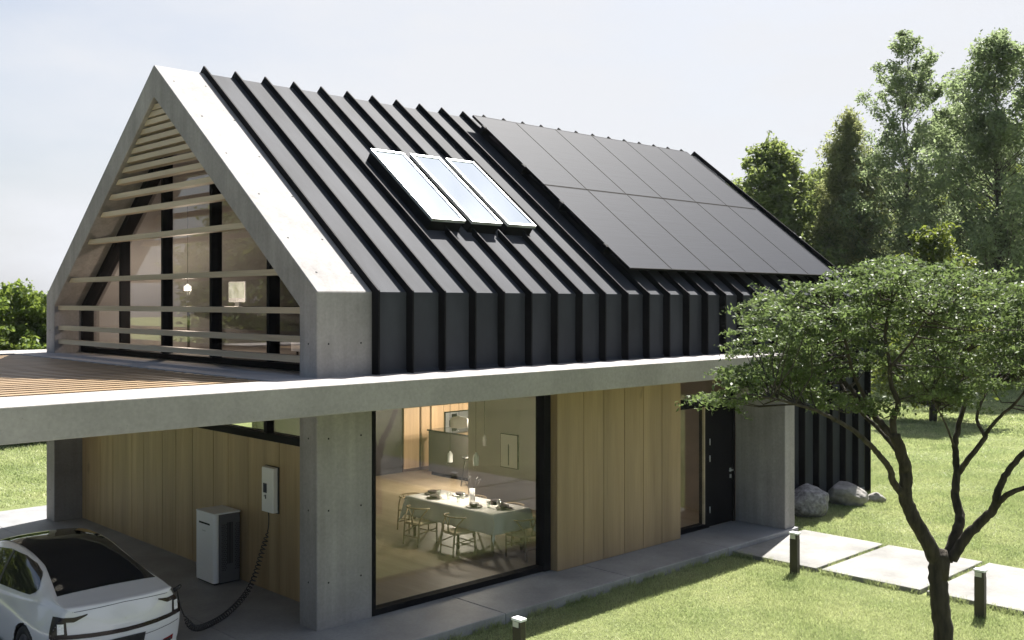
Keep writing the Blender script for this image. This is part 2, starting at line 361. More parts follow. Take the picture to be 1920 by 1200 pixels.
# formwork tie holes, small dark plugs in the concrete
b = MB()
def plug(c, nrm, r=.014):
    nrm = Vector(nrm).normalized(); u = nrm.orthogonal().normalized(); v = nrm.cross(u); c = Vector(c)
    vs = [c + nrm * .002 + (u * math.cos(R(60 * k)) + v * math.sin(R(60 * k))) * r for k in range(6)]
    b.add(vs, [tuple(range(6))])
rn = (0, -sa, ca)
for k, d in enumerate((.5, 1.6, 2.7, 3.8, 4.9, 5.7)):
    y = YR - d * ca
    if y > .1:
        for x in (.16, .72): plug((x + (.05 if k % 2 else 0), y, zroof(y)), rn, .018)
for z in (.6, 1.55, 2.5, 3.75):
    for x in (.18, .7): plug((x, 0, z), (0, -1, 0))
    plug((0, .2, z), (-1, 0, 0)); plug((0, W - .2, z), (-1, 0, 0))
hm = b.build('holes_tmp', M['black'])
bm = bmesh.new(); bm.from_mesh(gf.data); nb = len(bm.faces); bm.from_mesh(hm.data); bm.faces.ensure_lookup_table()
for f_ in bm.faces[nb:]: f_.material_index = 1
bm.to_mesh(gf.data); bm.free(); bpy.data.objects.remove(hm)

# metal cladding: roof sheets + walls with standing ribs
b = MB()
T = .04
# roof planes (inner structure thickness .3) and wall band
def slab_roof(x0, x1, yA, yB, side=0, top=0, bot=-.28):
    f = (lambda y: y) if side == 0 else (lambda y: W - y)
    pr = [(f(yA), HE + SL * yA + top), (f(yB), HE + SL * yB + top), (f(yB), HE + SL * yB + bot), (f(yA), HE + SL * yA + bot)]
    b.prism(pr, x0, x1, 0)
SKX = [(2.92, 3.62), (3.78, 4.45), (4.6, 5.27)]; SKY = (1.30, 2.95)
x0 = D0
slab_roof(D0, SKX[0][0], 0, YR); slab_roof(SKX[2][1], LX, 0, YR)
slab_roof(SKX[0][0], SKX[2][1], 0, SKY[0]); slab_roof(SKX[0][0], SKX[2][1], SKY[1], YR)
slab_roof(SKX[0][1], SKX[1][0], SKY[0], SKY[1]); slab_roof(SKX[1][1], SKX[2][0], SKY[0], SKY[1])
slab_roof(D0, LX, 0, YR, 1)
roof = b.build('roof', M['metal'], house)
b = MB()
b.box(D0, 10.02, -.004, .12, BB - .05, HE - .003)            # wall above the terrace beam
b.box(10.02, LX, -.004, .12, -.15, HE - .003)                # metal clad wall down to the lawn
b.box(D0, LX, W - .12, W + .004, 2.9, HE - .003); b.box(9.0, LX, W - .12, W + .004, -.15, 2.9)
b.prism([(.12, -.15), (.12, HE), (YR, HR - .15), (W - .12, HE), (W - .12, -.15)], LX - .12, LX - .002, 0)
b.build('metal_wall', M['metal'], house)
# ribs: each follows wall and roof
PIT = .5885; RX = [.885 + PIT * k for k in range(25)]
RXo = RX[-1]
RH = .10; RW = .145
for k, x in enumerate(RX):
    xa, xb = x, x + .028
    zb = BT + .003 if x < 10.03 else -.15
    # eave joint rises at mitre
    m = MB()
    eo = (-RW, HE + RH * .45)
    vert = lambda d: RH / ca
    covered = any(a - .03 < x < c + .03 for a, c in [(SKX[0][0], SKX[2][1])])
    def rib(poly): m.prism(poly, xa, xb, 0)
    def strip(ya, yb):
        rib([(ya, HE + SL * ya), (ya, HE + SL * ya + vert(0)), (yb, HE + SL * yb + vert(0)), (yb, HE + SL * yb)])
    rib([(0, zb), (-RW, zb), (-RW, HE + .02), (0, HE + RH / ca), (0, HE)])
    if covered: strip(0, SKY[0] - .06); m.build('roof_rib', M['black'], house); m = MB(); strip(SKY[1] + .06, YR)
    else: strip(0, YR)
    rib([(YR, HR), (YR, HR + vert(0)), (W, HE + vert(0)), (W + RW, HE + .02), (W + RW, 3.1), (W, 3.1), (W, HE)])
    m.build('roof_rib', M['black'], house)
# eave drip folds on the walls
b = MB()
for k in range(24): b.box(RX[k] + .03, RX[k + 1] - .002, -.012, .0, HE - .05, HE - .006)
b.build('eave_flashing', M['metal'], house)
b = MB(); b.prism([(-.0, BT + .004), (-.035, BT + .004), (-.0, BT + .06)], D0 + .03, 10.0, 0); b.build('base_flashing', M['metal'], house)

# beam / canopy and pergola frame
PX0 = -4.7  # unseen end kept short so more light enters the carport
M['diffuser'], t_, p_, L_ = nodes('added_fill_diffuser')  # dark translucent material for a sheet added to soften light below
p_.inputs['Base Color'].default_value = (.05, .04, .03, 1); p_.inputs['Roughness'].default_value = .8
tl_ = t_.nodes.new('ShaderNodeBsdfTranslucent'); tl_.inputs[0].default_value = (.62, .6, .56, 1); mx_ = t_.nodes.new('ShaderNodeMixShader'); mx_.inputs[0].default_value = .55
L_(p_.outputs[0], mx_.inputs[1]); L_(tl_.outputs[0], mx_.inputs[2]); L_(mx_.outputs[0], t_.nodes['Material Output'].inputs['Surface'])
b = MB()
b.box(PX0 - .4, 10.02, -1.105, -.001, BB, BT)
b.box(PX0 - .4, PX0 - .002, .0, W + .008, BB + .02, BT - .004)
b.box(PX0 - .35, PX0 - .05, .3, .6, -.1, BB + .019); b.box(PX0 - .35, PX0 - .05, W - .6, W - .3, -.1, BB + .019)
b.build('concrete_beam', M['concside'], house, bevel=.01)
b = MB()
b.box(PX0 - .4, D0, W + .01, W + 1.25, BB, BT)
b.box(-.62, -.001, .0, W + .009, BB + .02, BT - .004)
b.box(-.001, .50, FT, W - FT, 3.0, BT - .002)
b.build('rear_beam', M['concside'], house, bevel=.01)
b = MB(); b.box(9.67, 10.02, -1.105, -.001, 0, BB - .002); b.build('concrete_fin', M['conc'], house, bevel=.012)
b = MB()
y = .07; 
while y < W - .4:
    b.box(PX0, -.626, y, y + .16, BT - .14, BT - .02); y += .30
b.build('pergola_slats', M['pergola'], house)
b = MB(); b.box(PX0, -.626, .003, W + .005, BT - .17, BT - .16); b.build('added_diffuser_sheet', M['diffuser'], house)  # added sheet: stops sun stripes, passes diffuse fill light to the carport

# carport wall under the gable
b = MB(); y = FT
bw = [.78, .62, .9, .62, .48, .72, .6, .52, .74, .5, .84, .6, .7, .55]
k = 0
while y < W - FT - .02:
    y1 = min(y + bw[k % len(bw)], W - FT); k += 1
    b.box(.54, .60, y + .006, y1 - .006, 0, 2.235); y = y1
b.build('carport_wood_wall', M['woodcar'], house)
b = MB(); b.box(.605, .75, FT, W - FT, -.01, 2.2); b.build('carport_inner_wall', M['black'], house)
# clerestory band
win = MB(); win.box(.50, .70, FT, W - FT, 2.24, 2.345); win.box(.52, .68, FT, W - FT, 2.915, 2.99)
for y in (FT, 2.17, 3.95, 5.71, 7.47, W - FT - .08): win.box(.535, .66, y, y + .08, 2.346, 2.914)
cw = win.build('clerestory_window', M['black'], house)
b = MB(); b.box(.60, .612, FT + .08, W - FT - .08, 2.35, 2.912); b.build('pane', M['glass'], cw)

# upper gable glazing
gx = .62
b = MB()
MY = [2.17, 3.95, 5.71, 7.47]
zt = lambda y: zi(y) - .0
for y in MY: b.prism([(y - .04, 3.40), (y + .04, 3.40), (y + .04, zi(y + .04) - .01), (y - .04, zi(y - .04) - .01)], gx - .06, gx + .12, 0)
b.box(gx - .1, gx + .12, FT + .003, W - FT - .003, 3.312, 3.41)
b.box(gx - .1, gx + .12, FT + .003, FT + .08, 3.41, zi(FT) - .01); b.box(gx - .1, gx + .12, W - FT - .08, W - FT - .003, 3.41, zi(FT) - .01)
tt = .11
for s in (0, 1):
    f = (lambda y: y) if s == 0 else (lambda y: W - y)
    b.prism([(f(FT + .003), zi(FT) - .006), (f(YR), HR - VT - .006), (f(YR), HR - VT - .006 - tt / ca), (f(FT + .003), zi(FT) - .006 - tt / ca)], gx - .1, gx + .12, 0)
gw = b.build('gable_window', M['black'], house)
b = MB(); b.prism([(FT + .08, 3.412), (FT + .08, zi(FT) - .1), (YR, HR - VT - .12), (W - FT - .08, zi(FT) - .1), (W - FT - .08, 3.412)], gx + .03, gx + .042, 0)
b.build('pane', M['glassup'], gw)
# timber louvre slats
b = MB()
for z in (3.53, 3.80, 4.19, 4.72, 5.42, 5.885, 6.175, 6.42, 6.61, 6.765, 6.905, 7.045, 7.185, 7.32, 7.44, 7.545):
    h = .085; za, zb2 = z - h / 2, z + h / 2
    yl = FT + .002
    ya = max(yl, YR - (HR - VT - za) / SL + .0) if za > zi(FT) else yl
    yb = max(yl, YR - (HR - VT - zb2) / SL) if zb2 > zi(FT) else yl
    b.prism([(ya + .01, za), (yb + .01, zb2), (W - yb - .01, zb2), (W - ya - .01, za)], .07, .215, 0)
b.build('louvre_slats', M['slat'], house)

# front ground floor window
b = MB()
b.box(D0 + .001, 4.385, -.0, .16, 0.0, .085); b.box(D0 + .001, .95, .0, .16, .085, BB - .03); b.box(4.235, 4.385, -.03, .16, .001, BB - .05)
b.box(D0 + .001, 4.385, .0, .16, 2.87, BB - .003)
fw = b.build('picture_window', M['black'], house)
b = MB(); b.box(.95, 4.235, .06, .072, .085, 2.87); b.build('pane', M['glass'], fw)
# projecting wood volume
b = MB(); sx = [4.39, 5.11, 5.48, 6.063, 6.571, 7.1, 7.655]
sx = [4.39, 5.02, 5.52, 6.063, 6.571, 7.1, 7.655]
for i in range(6): b.box(sx[i] + (.006 if i else 0), sx[i + 1] - .006, -.175, -.12, .004, BB - .003)
b.box(4.388, 4.44, -.118, .1, .004, BB - .006); b.box(7.60, 7.653, -.118, .1, .004, BB - .006)
b.build('wood_cladding', M['woodwall'], house, bevel=.003)
b = MB(); b.box(4.45, 7.59, -.11, .12, 0, BB - .01); b.build('entrance_wall_core', M['black'], house)
# entrance: side light, transom, door
b = MB()
b.box(7.657, 8.80, .0, .14, 0, .085); b.box(7.657, 9.668, -.01, .15, 2.31, 2.47); b.box(8.66, 8.80, .0, .14, .085, 2.31)
b.box(9.60, 9.668, .0, .14, 0, 2.31); b.box(7.657, 7.70, .0, .14, .085, 2.31); b.box(7.657, 9.668, .0, .14, 2.9, BB - .003); b.box(9.60, 9.668, .0, .14, 2.47, 2.9)
ew = b.build('entrance_frame', M['black'], house)
b = MB(); b.box(7.70, 8.66, .05, .062, .085, 2.31); b.box(7.70, 9.60, .05, .062, 2.47, 2.9); b.build('pane', M['glass'], ew)
b = MB(); b.box(8.635, 8.66, .0, .05, .085, 2.31); b.build('glazing_bead', M['slat'], ew)
b = MB(); b.box(8.81, 9.59, .02, .08, .01, 2.30)
dr = b.build('door', M['black'], house, bevel=.005)
b = MB()
b.tube([(9.52, .02, 1.02), (9.52, -.045, 1.02)], .013); b.tube([(9.53, -.045, 1.02), (9.40, -.045, 1.02)], .012); b.lathe([(0, 0), (.028, 0), (.028, .006), (0, .006)], (9.52, .014, 1.02), 12)
b.box(9.495, 9.545, .008, .019, .985, 1.055)
b.build('handle', M['alu'], dr)
b = MB(); b.box(9.50, 9.54, -.0, .019, .86, .93); b.build('lock', M['alu'], dr)
for z in (.33, 1.31, 1.63):
    b = MB(); b.tube([(8.825, .008, z - .06), (8.825, .008, z + .06)], .012); b.build('hinge', M['alu'], dr)

# floors, inner walls, ceiling
b = MB(); b.box(.76, LX - .13, .165, W - .13, -.01, .012); b.build('ground_floor', M['oakfloor'], house)
b = MB(); b.box(.76, LX - .13, .13, W - .13, BB + .02, 3.30); b.build('ceiling_slab', M['white'], house)
b = MB(); b.box(.80, LX - .13, .14, W - .14, 3.302, 3.32); b.build('upper_floor', M['upfloor'], house)
b = MB(); b.box(7.53, 7.68, .18, 5.5, .013, BB + .018); b.build('partition_wall', M['greywall'], house)
b = MB(); b.box(9.95, 10.1, .17, 4.2, .013, BB + .018); b.build('hall_wall', mat('brown_plaster', (.30, .24, .18), rough=.8), house)
b = MB(); b.box(4.6, 8.44, W - .62, W - .13, .013, BB + .018); b.build('dark_opening_panel', mat('painted_opening_shade', (.035, .032, .03), rough=.5), house)  # dark panel, its colour stands in for the shade in an opening
b = MB()   # unseen rear glazing, added to let daylight into the room
for x in (D0, 2.1, 3.4, 4.55): b.box(x, x + .06, W - .14, W - .02, 0, 2.9)
b.box(D0 + .06, 4.55, W - .14, W - .02, 0, .08); b.box(D0 + .06, 4.55, W - .14, W - .02, 2.8, 2.9)
rw = b.build('added_rear_window', M['black'], house)
b = MB(); b.box(D0 + .06, 4.55, W - .09, W - .078, .08, 2.8); b.build('pane', M['glass'], rw)
b = MB(); b.box(4.61, 9.0, W - .12, W - .002, -.15, 2.9); b.build('rear_wall', M['metal'], house)
# attic linings (white) and cross wall
b = MB()
for s in (0, 1):
    f = (lambda y: y) if s == 0 else (lambda y: W - y)
    if s == 1: b.prism([(f(.14), HE - .30 + .1), (f(YR), HR - .34), (f(YR), HR - .37), (f(.14), HE - .33 + .1)], D0 + .001, 8.5, 0)
    else:
        for xa, xb, ya, yb in ((D0 + .001, SKX[0][0], .14, YR), (SKX[2][1], 8.5, .14, YR), (SKX[0][0], SKX[2][1], .14, SKY[0]), (SKX[0][0], SKX[2][1], SKY[1], YR)):
            b.prism([(ya, HE + SL * ya - .31), (yb, HE + SL * yb - .31), (yb, HE + SL * yb - .34), (ya, HE + SL * ya - .34)], xa, xb, 0)
b.box(D0 + .001, 8.5, .125, .138, 3.32, 4.2); b.box(D0 + .001, 8.5, W - .138, W - .125, 3.32, 4.2)
b.prism([(.15, 3.32), (.15, 4.2), (YR, HR - .38), (W - .15, 4.2), (W - .15, 3.32)], 8.4, 8.5, 0)
b.build('attic_lining', mat('attic_plaster', (.52, .51, .50), rough=.85, var=.04), house)

# skylights
for xa, xb in SKX:
    m = MB()
    yA, yB = SKY
    def P(x, y, o): return (x, y - o * sa, HE + SL * y + o * ca)
    def rbar(x0, x1, y0, y1, o0, o1):
        m.add([P(x0, y0, o0), P(x1, y0, o0), P(x1, y1, o0), P(x0, y1, o0), P(x0, y0, o1), P(x1, y0, o1), P(x1, y1, o1), P(x0, y1, o1)],
              [(0, 3, 2, 1), (4, 5, 6, 7), (0, 1, 5, 4), (1, 2, 6, 5), (2, 3, 7, 6), (3, 0, 4, 7)])
    rbar(xa + .02, xb - .02, yA + .02, yA + .07, -.1, .20); rbar(xa + .02, xb - .02, yB - .05, yB - .0, -.1, .20)
    rbar(xa + .02, xa + .06, yA + .07, yB - .05, -.1, .20); rbar(xb - .06, xb - .02, yA + .07, yB - .05, -.1, .20)
    sk = m.build('skylight', M['black'], house)
    m = MB(); q = .035
    rbar(xa, xb, yA, yA + q, .17, .225); rbar(xa, xb, yB - q, yB, .17, .225); rbar(xa, xa + q, yA + q, yB - q, .17, .225); rbar(xb - q, xb, yA + q, yB - q, .17, .225)
    m.build('frame', M['alu'], sk)
    m = MB(); rbar(xa + q, xb - q, yA + q, yB - q, .20, .212); m.build('pane', M['skyglass'], sk)

# ------------------------------------------------------------------ solar array
arr = empty('solar_array', (6.6, .15, HE + .3), label='array of twelve black solar panels in two rows on the roof', cat='solar panels')
def arr_part(m, name, ma, bevel=0):
    m.v = [(x - 6.6, y - .15, z - HE - .3) for x, y, z in m.v]; return m.build(name, ma, arr, bevel=bevel)
OFF = .22; cw = (14.02 - 6.62) / 6
def bar(m, x0, x1, y0, y1, o0, o1):
    Q = lambda x, y, o: (x, y - o * sa, HE + SL * y + o * ca)
    m.add([Q(x0, y0, o0), Q(x1, y0, o0), Q(x1, y1, o0), Q(x0, y1, o0), Q(x0, y0, o1), Q(x1, y0, o1), Q(x1, y1, o1), Q(x0, y1, o1)],
          [(0, 3, 2, 1), (4, 5, 6, 7), (0, 1, 5, 4), (1, 2, 6, 5), (2, 3, 7, 6), (3, 0, 4, 7)])
ya, yb, yc = .33, 2.44, 4.50
for r_, (y0, y1) in enumerate(((ya, yb - .01), (yb + .01, yc))):
    for c in range(6):
        x0 = 6.62 + c * cw
        m = MB(); bar(m, x0 + .007, x0 + cw - .007, y0, y1, OFF, OFF + .045); pn = arr_part(m, 'solar_panel', M['pv'])
        m = MB(); e = .012
        for (a_, b_, c_, d_) in ((x0 + .005, x0 + .005 + e, y0, y1), (x0 + cw - .005 - e, x0 + cw - .005, y0, y1), (x0 + .005 + e, x0 + cw - .005 - e, y0 - .001, y0 + e), (x0 + .005 + e, x0 + cw - .005 - e, y1 - e, y1 + .001)):
            bar(m, a_, b_, c_, d_, OFF + .003, OFF + .048)
        m.v = [(x - 6.6, y - .15, z - HE - .3) for x, y, z in m.v]; m.build('frame', M['black'], pn)
for y in (.85, 1.95, 2.95, 4.1):
    m = MB(); bar(m, 6.56, 14.08, y, y + .05, RH + .002, OFF - .002); arr_part(m, 'rail', M['black'])
    m = MB(); bar(m, 6.57, 6.618, y - .02, y + .06, RH + .02, OFF + .052); bar(m, 6.58, 6.645, y + .0, y + .04, OFF + .049, OFF + .056); arr_part(m, 'clamp', M['black'])

# ------------------------------------------------------------------ carport things
u = empty('battery_unit', (.05, 2.88, 0), label='light grey home battery cabinet standing against the wood wall', cat='battery cabinet')
m = MB(); m.rbox(0, .10, 0, .58, .03, 1.08, .04); m.build('front_panel', M['unit'], u)
m = MB(); m.rbox(.102, .46, .012, .568, .02, 1.065, .03); m.build('case', M['unitside'], u)
m = MB(); m.rbox(.0, .46, .0, .58, 1.067, 1.088, .02); m.build('top_cover', M['unit'], u)
m = MB()
for i in range(24):
    for j in (0, 1, 2, 8, 9, 10): m.box(.14 + j * .028 + (.014 if i % 2 else 0), .152 + j * .028 + (.014 if i % 2 else 0), .006, .013, .2 + i * .03, .214 + i * .03)
for j in range(4): m.box(.235 + j * .024, .245 + j * .024, .004, .013, .3, .93)
m.build('side_grille', M['black'], u)
m = MB(); m.box(-.003, .002, .12, .46, .90, .925); m.build('vent_slot', M['black'], u)
m = MB(); m.box(-.004, -.001, .25, .36, .79, .803); m.build('badge', M['alu'], u)
m = MB(); m.box(.03, .44, .03, .55, 0, .03); m.build('plinth', M['black'], u)
u = empty('wall_charger', (.54, 1.83, 1.2), label='slim white electric car charger fixed on the wood wall', cat='car charger')
m = MB(); m.rbox(-.10, 0, 0, .33, .0, .66, .025); m.v = [(x, y, z) for x, y, z in m.v]; m.build('case', M['white'], u)
m = MB(); m.box(-.104, -.098, .17, .27, .28, .42); m.build('display', M['darkglass'], u)
m = MB(); m.box(-.103, -.099, .19, .22, .19, .25); m.box(-.103, -.099, .235, .25, .22, .245); m.build('buttons', M['plastic'], u)
m = MB(); m.box(-.02, -.001, -.02, .35, -.015, .67); m.build('back_plate', M['plastic'], u)
# coiled cable
def bez(P, n):
    P = [Vector(p) for p in P]; out = []
    for i in range(len(P) - 1):
        p0, p1, p2, p3 = P[max(i - 1, 0)], P[i], P[i + 1], P[min(i + 2, len(P) - 1)]
        for k in range(n):
            t_ = k / n; out.append(.5 * ((2 * p1) + (-p0 + p2) * t_ + (2 * p0 - 5 * p1 + 4 * p2 - p3) * t_ ** 2 + (-p0 + 3 * p1 - 3 * p2 + p3) * t_ ** 3))
    out.append(P[-1]); return out
CABLE_END = Vector((-1.68, .52, .78))
ctl = [(.46, 1.98, 1.2), (.45, 1.98, .95), (.30, 1.92, .60), (.02, 1.75, .22), (-.45, 1.45, .05), (-.95, 1.10, .05), (-1.38, .70, .20), (-1.60, .56, .50), CABLE_END]
path = bez(ctl, 60); coil = []; ln = 0; up = Vector((0, 0, 1))
for i in range(len(path) - 1):
    seg = path[i + 1] - path[i]; d = seg.normalized()
    n1 = d.cross(Vector((.3, 1, .2))).normalized(); n2 = d.cross(n1)
    f = i / len(path); amp = .034 * min(1, max(0, (f - .13) / .05)) * min(1, max(0, (.84 - f) / .05))
    for k in range(3):
        ph = (ln + seg.length * k / 3) / .06 * 2 * math.pi; coil.append(path[i] + seg * k / 3 + (n1 * math.cos(ph) + n2 * math.sin(ph)) * amp)
    ln += seg.length
# resample coil finely by length for smooth loops
m = MB(); m.tube(coil, .0085, 6); cb = m.build('charging_cable', M['plastic'], label='black coiled charging cable hanging from the wall charger to the car', cat='cable')

# ------------------------------------------------------------------ car
S = .885
car = empty('parked_car', (-2.5, .16, 0), rz=R(1.0), label='white fastback electric car with black glass roof, parked under the pergola', cat='car')
def lerp(a, xs, ys): return float(np.interp(a, xs, ys))
LC = 4.6
YS = [0, .12, .35, .8, 1.3, 1.9, 2.4, 2.9, 3.3, 3.8, 4.3, 4.6]
zbelt = lambda y: lerp(y, [0, .2, .6, 1.2, 2.0, 3.0, 3.4, 4.1, 4.6], [.98, 1.0, 1.0, .97, .93, .90, .93, .84, .68])
wbelt = lambda y: lerp(y, [0, .2, .7, 1.3, 2.2, 3.2, 4.1, 4.6], [.70, .76, .82, .85, .87, .86, .80, .66])
ztop = lambda y: lerp(y, [0, .2, .42, .8, 1.2, 1.6, 2.0, 2.5, 2.9, 3.2, 3.5, 3.75, 4.2, 4.6], [1.0, 1.045, 1.075, 1.22, 1.345, 1.43, 1.475, 1.475, 1.42, 1.29, 1.12, .985, .87, .70])
wtop = lambda y: lerp(y, [0, .42, .8, 1.2, 2.0, 2.8, 3.4, 3.75, 4.6], [.70, .70, .60, .585, .60, .60, .62, .70, .6])
wmax = lambda y: lerp(y, [0, .15, .5, 1.0, 2.3, 3.6, 4.2, 4.6], [.84, .895, .93, .94, .925, .93, .90, .74])
def smoothf(f, y, h=.12): return sum(f(min(max(y + d * h, 0), LC)) * w_ for d, w_ in ((-1, .2), (-.5, .2), (0, .2), (.5, .2), (1, .2)))
def ring(y):
    zb, wb, ztp, wt, wm = (smoothf(f, y) for f in (zbelt, wbelt, ztop, wtop, wmax))
    ztp = max(ztp, zb + .03)
    cp = [(0, .2), (wm * .86, .2), (wm * .97, .30), (wm, .52), (wm * .995, .72), (wb + .02, zb - .06), (wb - .035, zb + .015)]
    gz = ztp - zb
    cp += [(wb + (wt - wb) * .5 - .01, zb + gz * .5), (wt, zb + gz * .88 - .0), (wt * .8, ztp - gz * .04), (wt * .45, ztp - .003), (0, ztp)]
    return cp
def curve(cp, n=44):
    P_ = bez([(a, 0, b_) for a, b_ in cp], 8)
    return [(p_.x, p_.z) for p_ in P_]
stations = list(np.linspace(0, LC, 64)); vs = []; fs = []
rings = [curve(ring(y)) for y in stations]; NR = len(rings[0])
full = []
for y, r_ in zip(stations, rings):
    full.append([(x, y, z) for x, z in r_] + [(-x, y, z) for x, z in reversed(r_[1:-1])])
# curved plan of the rear and front ends
def endshape(x, y, z):
    if y < 1.0: y = y + (1 - y) * (.20 * (abs(x) / .94) ** 2.6 + (.10 * max(0, (z - 1.0)) + .14 * max(0, .55 - z)) * (1 - y))
    if y > 3.6: y = y - (y - 3.6) * (.28 * (abs(x) / .94) ** 2.4)
    return (x, y, z)
NF = len(full[0])
bmc = MB(); bmc.smooth = True
vs = [endshape(*p_) for r_ in full for p_ in r_]
fs = [(i * NF + k, i * NF + (k + 1) % NF, (i + 1) * NF + (k + 1) % NF, (i + 1) * NF + k) for i in range(len(full) - 1) for k in range(NF)]
# end caps, rings shrinking to the centre with softened rim
for end, idx in ((0, 0), (1, len(full) - 1)):
    base = full[idx]; prev = [idx * NF + k for k in range(NF)]
    zc = .62
    for t_ in (.97, .9, .75, .5, .25):
        n0 = len(vs); bulge = .075 * (1 - t_ ** 2) ** .8 if end == 0 else .06 * (1 - t_ ** 2)
        for (x, y, z) in base:
            xx, zz = x * t_, zc + (z - zc) * t_
            X, Y, Z = endshape(xx, y, zz); yy = Y - bulge if end == 0 else Y + bulge
            vs.append((X, yy, Z))
        cur = list(range(n0, n0 + NF))
        fs += [(prev[k], prev[(k + 1) % NF], cur[(k + 1) % NF], cur[k]) for k in range(NF)]; prev = cur
    fs.append(tuple(prev))
bmc.add(vs, fs)
# cut wheel arches out of the body
AX = [.86, 3.62]
bmc2 = MB(); bmc2.smooth = True
body = None
bv = BVHTree.FromPolygons([Vector(v) for v in bmc.v], [list(f) for f in bmc.f])
body = bmc.build('body', M['carpaint'], car)
body.scale = (S, S, S)
bmm = bmesh.new(); bmm.from_mesh(body.data); bmesh.ops.subdivide_edges(bmm, edges=[e for e in bmm.edges if all(v.co.z < .85 and abs(v.co.x) > .6 for v in e.verts)], cuts=1, use_grid_fill=True)
dele = [f for f in bmm.faces if abs(f.calc_center_median().x) > .62 and any((f.calc_center_median().y - a) ** 2 + (f.calc_center_median().z - .34) ** 2 < .375 ** 2 for a in AX)]
bmesh.ops.delete(bmm, geom=dele, context='FACES'); bmm.to_mesh(body.data); bmm.free()
for p_ in body.data.polygons: p_.use_smooth = True
def carpart(m, name, ma, parent=None):
    o = m.build(name, ma, parent or car)
    if parent is None or parent == car: o.scale = (S, S, S)
    return o
def patch(top, bot, axis, n=24, mm=8, off=.006, flip=1):
    """surface patch between two polylines of 2D points, laid on the body by ray casting along axis"""
    def res(pl, n):
        pl = [Vector((p_[0], p_[1])) for p_ in pl]; d = [0]
        for i in range(1, len(pl)): d.append(d[-1] + (pl[i] - pl[i - 1]).length)
        return [(float(np.interp(d[-1] * k / n, d, [p_.x for p_ in pl])), float(np.interp(d[-1] * k / n, d, [p_.y for p_ in pl]))) for k in range(n + 1)]
    A, B = res(top, n), res(bot, n); V = []; ok = True
    for k in range(n + 1):
        for j in range(mm + 1):
            t_ = j / mm; p2 = (A[k][0] * (1 - t_) + B[k][0] * t_, A[k][1] * (1 - t_) + B[k][1] * t_)
            if axis == 'z': o_, d_ = Vector((p2[0], p2[1], 3)), Vector((0, 0, -1))
            elif axis == 'y':   # fan of rays round the tail
                th = math.atan(p2[0] / .93); o_ = Vector((3 * math.sin(th), .9 - 3 * math.cos(th), p2[1])); d_ = Vector((-math.sin(th), math.cos(th), 0))
            else: o_, d_ = Vector((-3 * flip, p2[0], p2[1])), Vector((flip, 0, 0))
            h = bv.ray_cast(o_, d_)
            if h[0] is None: V.append(o_ + d_ * 2.2); continue
            nn = h[1] if h[1].dot(d_) < 0 else -h[1]
            V.append(h[0] + nn * off)
    m = MB(); m.smooth = True
    m.add(V, [(k * (mm + 1) + j, k * (mm + 1) + j + 1, (k + 1) * (mm + 1) + j + 1, (k + 1) * (mm + 1) + j) for k in range(n) for j in range(mm)])
    return m
# glass roof + rear window in one sheet
lft = [(-.66, .47), (-.60, .8), (-.535, 1.2), (-.53, 1.6), (-.53, 2.1), (-.54, 2.6), (-.56, 3.0), (-.62, 3.55)]
m = patch(lft, [(-x, y) for x, y in lft], 'z', 44, 24, .007); carpart(m, 'glass_roof', M['carglass'])
for s in (1, -1):
    tp = [(.92, 1.10), (1.08, 1.26), (1.35, 1.335), (1.7, 1.385), (2.2, 1.395), (2.7, 1.34), (3.05, 1.22), (3.36, 1.0)]
    bt = [(.94, 1.06), (1.05, 1.015), (1.35, 1.0), (1.7, .985), (2.2, .965), (2.7, .95), (3.05, .95), (3.36, .96)]
    m = patch(tp, bt, 'x', 40, 8, .006, s); carpart(m, 'side_window', M['carglass'])
    m = patch([(2.06, 1.39), (2.12, 1.39)], [(2.06, .965), (2.12, .965)], 'x', 2, 8, .010, s); carpart(m, 'window_pillar', M['plastic'])
# lamps: broad smoked end blocks joined by a thin black line
for s in (1, -1):
    lp = patch([(s * 1.12, .90), (s * .90, .905), (s * .66, .90), (s * .48, .925)], [(s * 1.12, .87), (s * .90, .85), (s * .66, .84), (s * .48, .91)], 'y', 16, 4, .007)
    lamp = carpart(lp, 'light_cluster', M['lampdark'])
    m = patch([(s * 1.16, .90), (s * .80, .895)], [(s * 1.13, .655), (s * .76, .655)], 'y', 10, 8, .006); carpart(m, 'lamp_block', M['lampdark'], lamp)
    m = patch([(s * .95, .83), (s * .83, .83)], [(s * .94, .705), (s * .82, .705)], 'y', 6, 6, .012); carpart(m, 'lamp_lens', M['lamplens'], lamp)
    m = patch([(s * .60, .36), (s * .85, .38)], [(s * .60, .30), (s * .85, .31)], 'y', 6, 3, .008); carpart(m, 'reflector', M['red'])
m = patch([(-1.08, .70), (-.6, .685), (0, .665), (.6, .685), (1.08, .70)], [(-1.08, .645), (-.6, .63), (0, .61), (.6, .63), (1.08, .645)], 'y', 40, 3, .008); carpart(m, 'lamp_strip', M['lampdark'])
m = patch([(-.70, .965), (0, .985), (.70, .965)], [(-.70, .958), (0, .978), (.70, .958)], 'y', 24, 1, .004); carpart(m, 'boot_gap', M['plastic'])
m = patch([(-.98, .56), (0, .50), (.98, .56)], [(-.98, .552), (0, .492), (.98, .552)], 'y', 30, 1, .004); carpart(m, 'bumper_gap', M['plastic'])
m = patch([(-.26, .55), (.26, .55)], [(-.25, .43), (.25, .43)], 'y', 8, 4, .012); carpart(m, 'licence_plate', M['plastic'])
m = patch([(-.80, .35), (.80, .35)], [(-.78, .22), (.78, .22)], 'y', 20, 4, .01); carpart(m, 'lower_bumper', M['plastic'])
m = patch([(-.008, .80), (.008, .80)], [(-.008, .765), (.008, .765)], 'y', 2, 2, .008); carpart(m, 'badge', M['alu'])
m = patch([(.70, 1.4), (.71, 1.4)], [(.70, 1.3), (.71, 1.3)], 'x', 2, 2, .008, 1)
